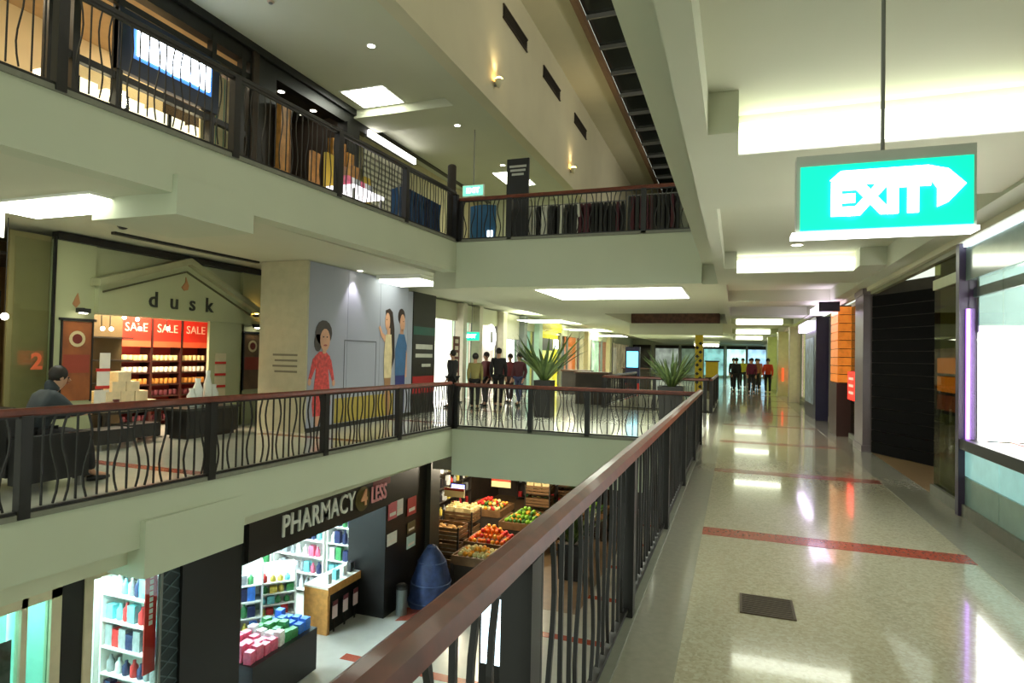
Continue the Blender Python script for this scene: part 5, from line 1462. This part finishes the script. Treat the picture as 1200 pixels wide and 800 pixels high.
for k, (x, y) in enumerate(((-9.3, 7.2), (-9.3, 8.0), (-9.3, 8.9), (-9.3, 9.1), (-9.3, 10.7), (-9.3, 11.78), (-9.7, 11.9), (-10.3, 11.5), (-9.3, 6.35))):
    downlight(('first', 'second', 'third', 'fourth', 'fifth', 'sixth', 'seventh', 'eighth', 'ninth')[k] + ' bright spotlight in the ceilings of the upper shops', x, y, 7.07 if k < 4 or k == 8 else 7.2, .07, 'upper shop spotlights')
struct('ceiling', MB().box(-11, -8.9, 3, 9.25, 7.07, 7.2), mat('tan_shop_ceiling', (180, 150, 110), .7), 'tan ceiling of the upper left shop', 'ceiling')
struct('ceiling', MB().box(-11, -8.9, 9.4, 12.3, 7.2, 7.3), DARK, 'dark ceiling of the second upper shop', 'ceiling')
for k, (x, y, z, e, lb_) in enumerate(((-10.0, 4.4, 7.4, 60, 'fill panel added above the curtains of the upper left shop'), (-10.0, 8.6, 7.03, 60, 'fill panel added above the display cases of the upper left shop'))):
    t = flat_light(lb_, x - .3, x + .3, y - .5, y + .5, 7.07, .03, 'added fill panels in the upper left shop', mat('warm_fill_panel', (255, 236, 200), .5, var=0, emit=12))  # added panels that brighten the curtains and cases
GOLD = mat('golden_wood', (186, 130, 60), .45, var=.25, scale=7)
for k, (y, w_, h, e) in enumerate(((9.98, .13, 2.5, .0), (11.75, .22, 2.35, .0), (12.2, .1, 2.2, .0))):
    t = thing('timber_panel', ('left', 'middle', 'right')[k] + ' golden timber upright at the dark upper shop', 'panel', (UX + .2, y, UZ))
    bx('board', GOLD, -.08, .06, -w_, w_, .0, h, t)
    bx('edge', mat('dark_gold', (120, 80, 40), .5), -.09, .07, w_, w_ + .04, 0, h, t)
    bx('foot', BLACK, -.1, .1, -w_ - .03, w_ + .05, 0, .06, t)
dp = thing('frame_post', 'black upright post where the upper dark shop ends', 'post', (UX, 12.5, UZ))
bx('shaft', BLACK, -.15, .12, -.25, .25, .1, 3.0, dp)
bx('base', DARK, -.17, .14, -.27, .27, 0, .1, dp)
ls = thing('light_strip', 'long bright strip light over the far upper shop', 'light', (UX + .05, 13.2, UZ + 2.98))
bx('lit_face', mat('strip_white', (255, 250, 250), .4, emit=4), 0, .05, 0, 2.4, 0, .16, ls)
bx('housing', GREY, -.08, 0, -.03, 2.43, -.02, .2, ls)
pw = thing('perforated_panel', 'pale grey ribbed wall panel under the upper strip light', 'panel', (UX - .1, 13.3, UZ))
bx('sheet', mat('pale_grey_mesh', (196, 192, 170), .5), -.03, 0, 0, 1.9, .8, 2.75, pw)
for k in range(12):
    bx('rib', mat('grey_rib', (120, 116, 96), .5), 0, .02, 0, 1.9, .9 + k * .15, .95 + k * .15, pw)
bx('base', GOLD, -.05, .05, 0, 1.9, 0, .8, pw)
# upper goods behind the left railing
wd = thing('display_table', 'white lit table of goods behind the upper left railing', 'table', (-6.75, 9.85, UZ))
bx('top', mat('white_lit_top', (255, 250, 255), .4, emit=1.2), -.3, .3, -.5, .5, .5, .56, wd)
for sx in (-1, 1):
    for sy in (-1, 1):
        bx('leg', GREY, sx * .26 - .02, sx * .26 + .02, sy * .45 - .02, sy * .45 + .02, 0, .5, wd)
for k in range(6):
    o = obj('carton', PM[('pink', 'white', 'grey')[k % 3], 'carton'], None, (-6.7, 9.5 + k * .14, UZ + .56))
    tag(o, ORD[k] + ' carton along the white lit upper table, ' + ('pink', 'white', 'grey')[k % 3] + ' one', 'carton', ('pink', 'white', 'grey')[k % 3] + ' cartons on the upper table')
for k in range(5):
    t = thing('timber_panel', ('first', 'second', 'third', 'fourth', 'fifth')[k] + ' slim gold and brown display upright behind the upper railing', 'panel', (-7.2, 9.2 + k * .42, UZ))
    bx('board', (GOLD, mat('mustard_cloth', (206, 176, 60), .6), mat('tan_wood', (150, 110, 80), .5))[k % 3], -.03, .03, -.12, .12, .05, 1.15 + .1 * (k % 2), t)
    bx('foot', BLACK, -.12, .12, -.13, .13, 0, .05, t)
GARM = MB()
GARM.add([(-.03, -.2, 0), (.03, -.2, 0), (.03, .2, 0), (-.03, .2, 0), (-.035, -.17, -.25), (.035, -.17, -.25), (.035, .17, -.25), (-.035, .17, -.25), (-.05, -.2, -.8), (.05, -.2, -.8), (.05, .2, -.8), (-.05, .2, -.8), (-.012, -.05, .05), (.012, -.05, .05), (.012, .05, .05), (-.012, .05, .05)],
         [(0, 1, 5, 4), (1, 2, 6, 5), (2, 3, 7, 6), (3, 0, 4, 7), (4, 5, 9, 8), (5, 6, 10, 9), (6, 7, 11, 10), (7, 4, 8, 11), (8, 9, 10, 11), (0, 12, 13, 1), (1, 13, 14, 2), (2, 14, 15, 3), (3, 15, 12, 0), (12, 15, 14, 13)])


def rack(label, short, x, y, z, L, n, along, cols, seed, h=1.15):
    R_ = random.Random(seed)
    rz = 0 if along == 'x' else PI / 2
    t = thing('clothes_rack', label, 'rack', (x, y, z), rz)
    MB().tube([(-L / 2, 0, h), (L / 2, 0, h)], .014, 8).build('rail', GREY, t)
    for s in (-1, 1):
        MB().tube([(s * L / 2, 0, .03), (s * L / 2, 0, h)], .014, 8).build('upright', GREY, t)
        bx('foot', GREY, s * L / 2 - .02, s * L / 2 + .02, -.25, .25, 0, .03, t)
    ms = {}
    for c_, rgb in cols:
        if c_ not in ms:
            ms[c_] = GARM.mesh('garment', mat('garment_' + c_, rgb, .8, var=.15))
    for k in range(n):
        c_ = R_.choice(cols)[0]
        d = -L / 2 + (k + .5) * L / n
        p = (x + d, y, z + h - .07) if along == 'x' else (x, y + d, z + h - .07)
        o = obj('garment', ms[c_], None, p, (0, 0, rz + R_.uniform(-.12, .12)))
        o.scale = (.85, 1, R_.uniform(.85, 1.15))
        tag(o, f'{c_} garment, {ORD[k]} along the {short}', 'clothing', f'{c_} garments on the {short}')
    return t


rack('clothes rack of blue garments behind the upper left railing', 'blue upper rack', -6.45, 11.65, UZ, 1.5, 18, 'y', [('blue', (40, 78, 120)), ('navy', (30, 50, 86))], 3, .95)
rack('clothes rack of dark garments on left of far upper railing', 'left far upper rack', -3.9, 13.4, UZ, 1.3, 14, 'x', [('black', (34, 34, 32)), ('white', (220, 220, 206)), ('charcoal', (56, 56, 54))], 4, .98)
rack('clothes rack of dark garments mid far upper railing', 'middle far upper rack', -2.8, 13.4, UZ, 1.0, 11, 'x', [('black', (34, 34, 32)), ('charcoal', (56, 56, 54)), ('wine', (84, 40, 50))], 5, .98)
rack('clothes rack of dark garments at right of far upper railing', 'right far upper rack', -1.7, 13.5, UZ, 1.1, 12, 'x', [('black', (34, 34, 32)), ('wine', (84, 40, 50)), ('charcoal', (56, 56, 54))], 6, 1.1)
bp = thing('booth', 'round fronted blue booth panel behind the upper corner', 'panel', (-5.75, 13.6, UZ))
pts = [(-.32 + .66 * k / 10, -.12 * math.sin(PI * k / 10)) for k in range(11)]
MB().prism(pts + [(.34, .05), (-.32, .05)], .02, 1.12, 'z').build('panel', mat('booth_blue', (34, 92, 132), .5, var=.1), bp)
bx('base', BLACK, -.32, .34, -.06, .05, 0, .02, bp)
bx('lit_mark', mat('white_mark', (240, 250, 255), .4, emit=1.5), .18, .32, -.12, -.1, .35, .5, bp)
bp2 = thing('sign_panel', 'black upright sign board behind the far upper railing', 'sign', (-4.62, 12.9, UZ))
bx('board', BLACK, -.26, .26, 0, .05, .1, 1.95, bp2)
for k, (w_, z) in enumerate(((.2, 1.75), (.18, 1.66), (.14, 1.57))):
    bx('printed_line', mat('pale_print', (190, 190, 180), .5), -w_, w_, -.004, 0, z, z + .05, bp2)
bx('foot', BLACK, -.3, .3, -.15, .2, 0, .1, bp2)
mq = thing('mannequin', 'pale shop mannequin in light clothes at right of upper railing', 'mannequin', (-1.15, 13.9, UZ))
MB().lathe([(.1, .03), (.1, .05), (.02, .06), (.02, .35)], n=14).build('stand', GREY, mq)
MB().lathe([(.12, .34), (.16, .45), (.13, .62), (.17, .8), (.18, .92), (.06, 1.0), (.05, 1.06)], n=14).build('torso', mat('pale_cloth', (176, 180, 170), .7), mq, smooth=True)
MB().ball((0, 0, 1.15), .09, 12, 8, (.85, 1, 1.2)).build('head', mat('pale_mannequin', (206, 196, 176), .5), mq, smooth=True)
struct('wall_far', MB().box(-9.3, -5.3, 22, 22.2, UZ, 7.5), CREAM, 'cream end wall of the upper gallery', 'wall')
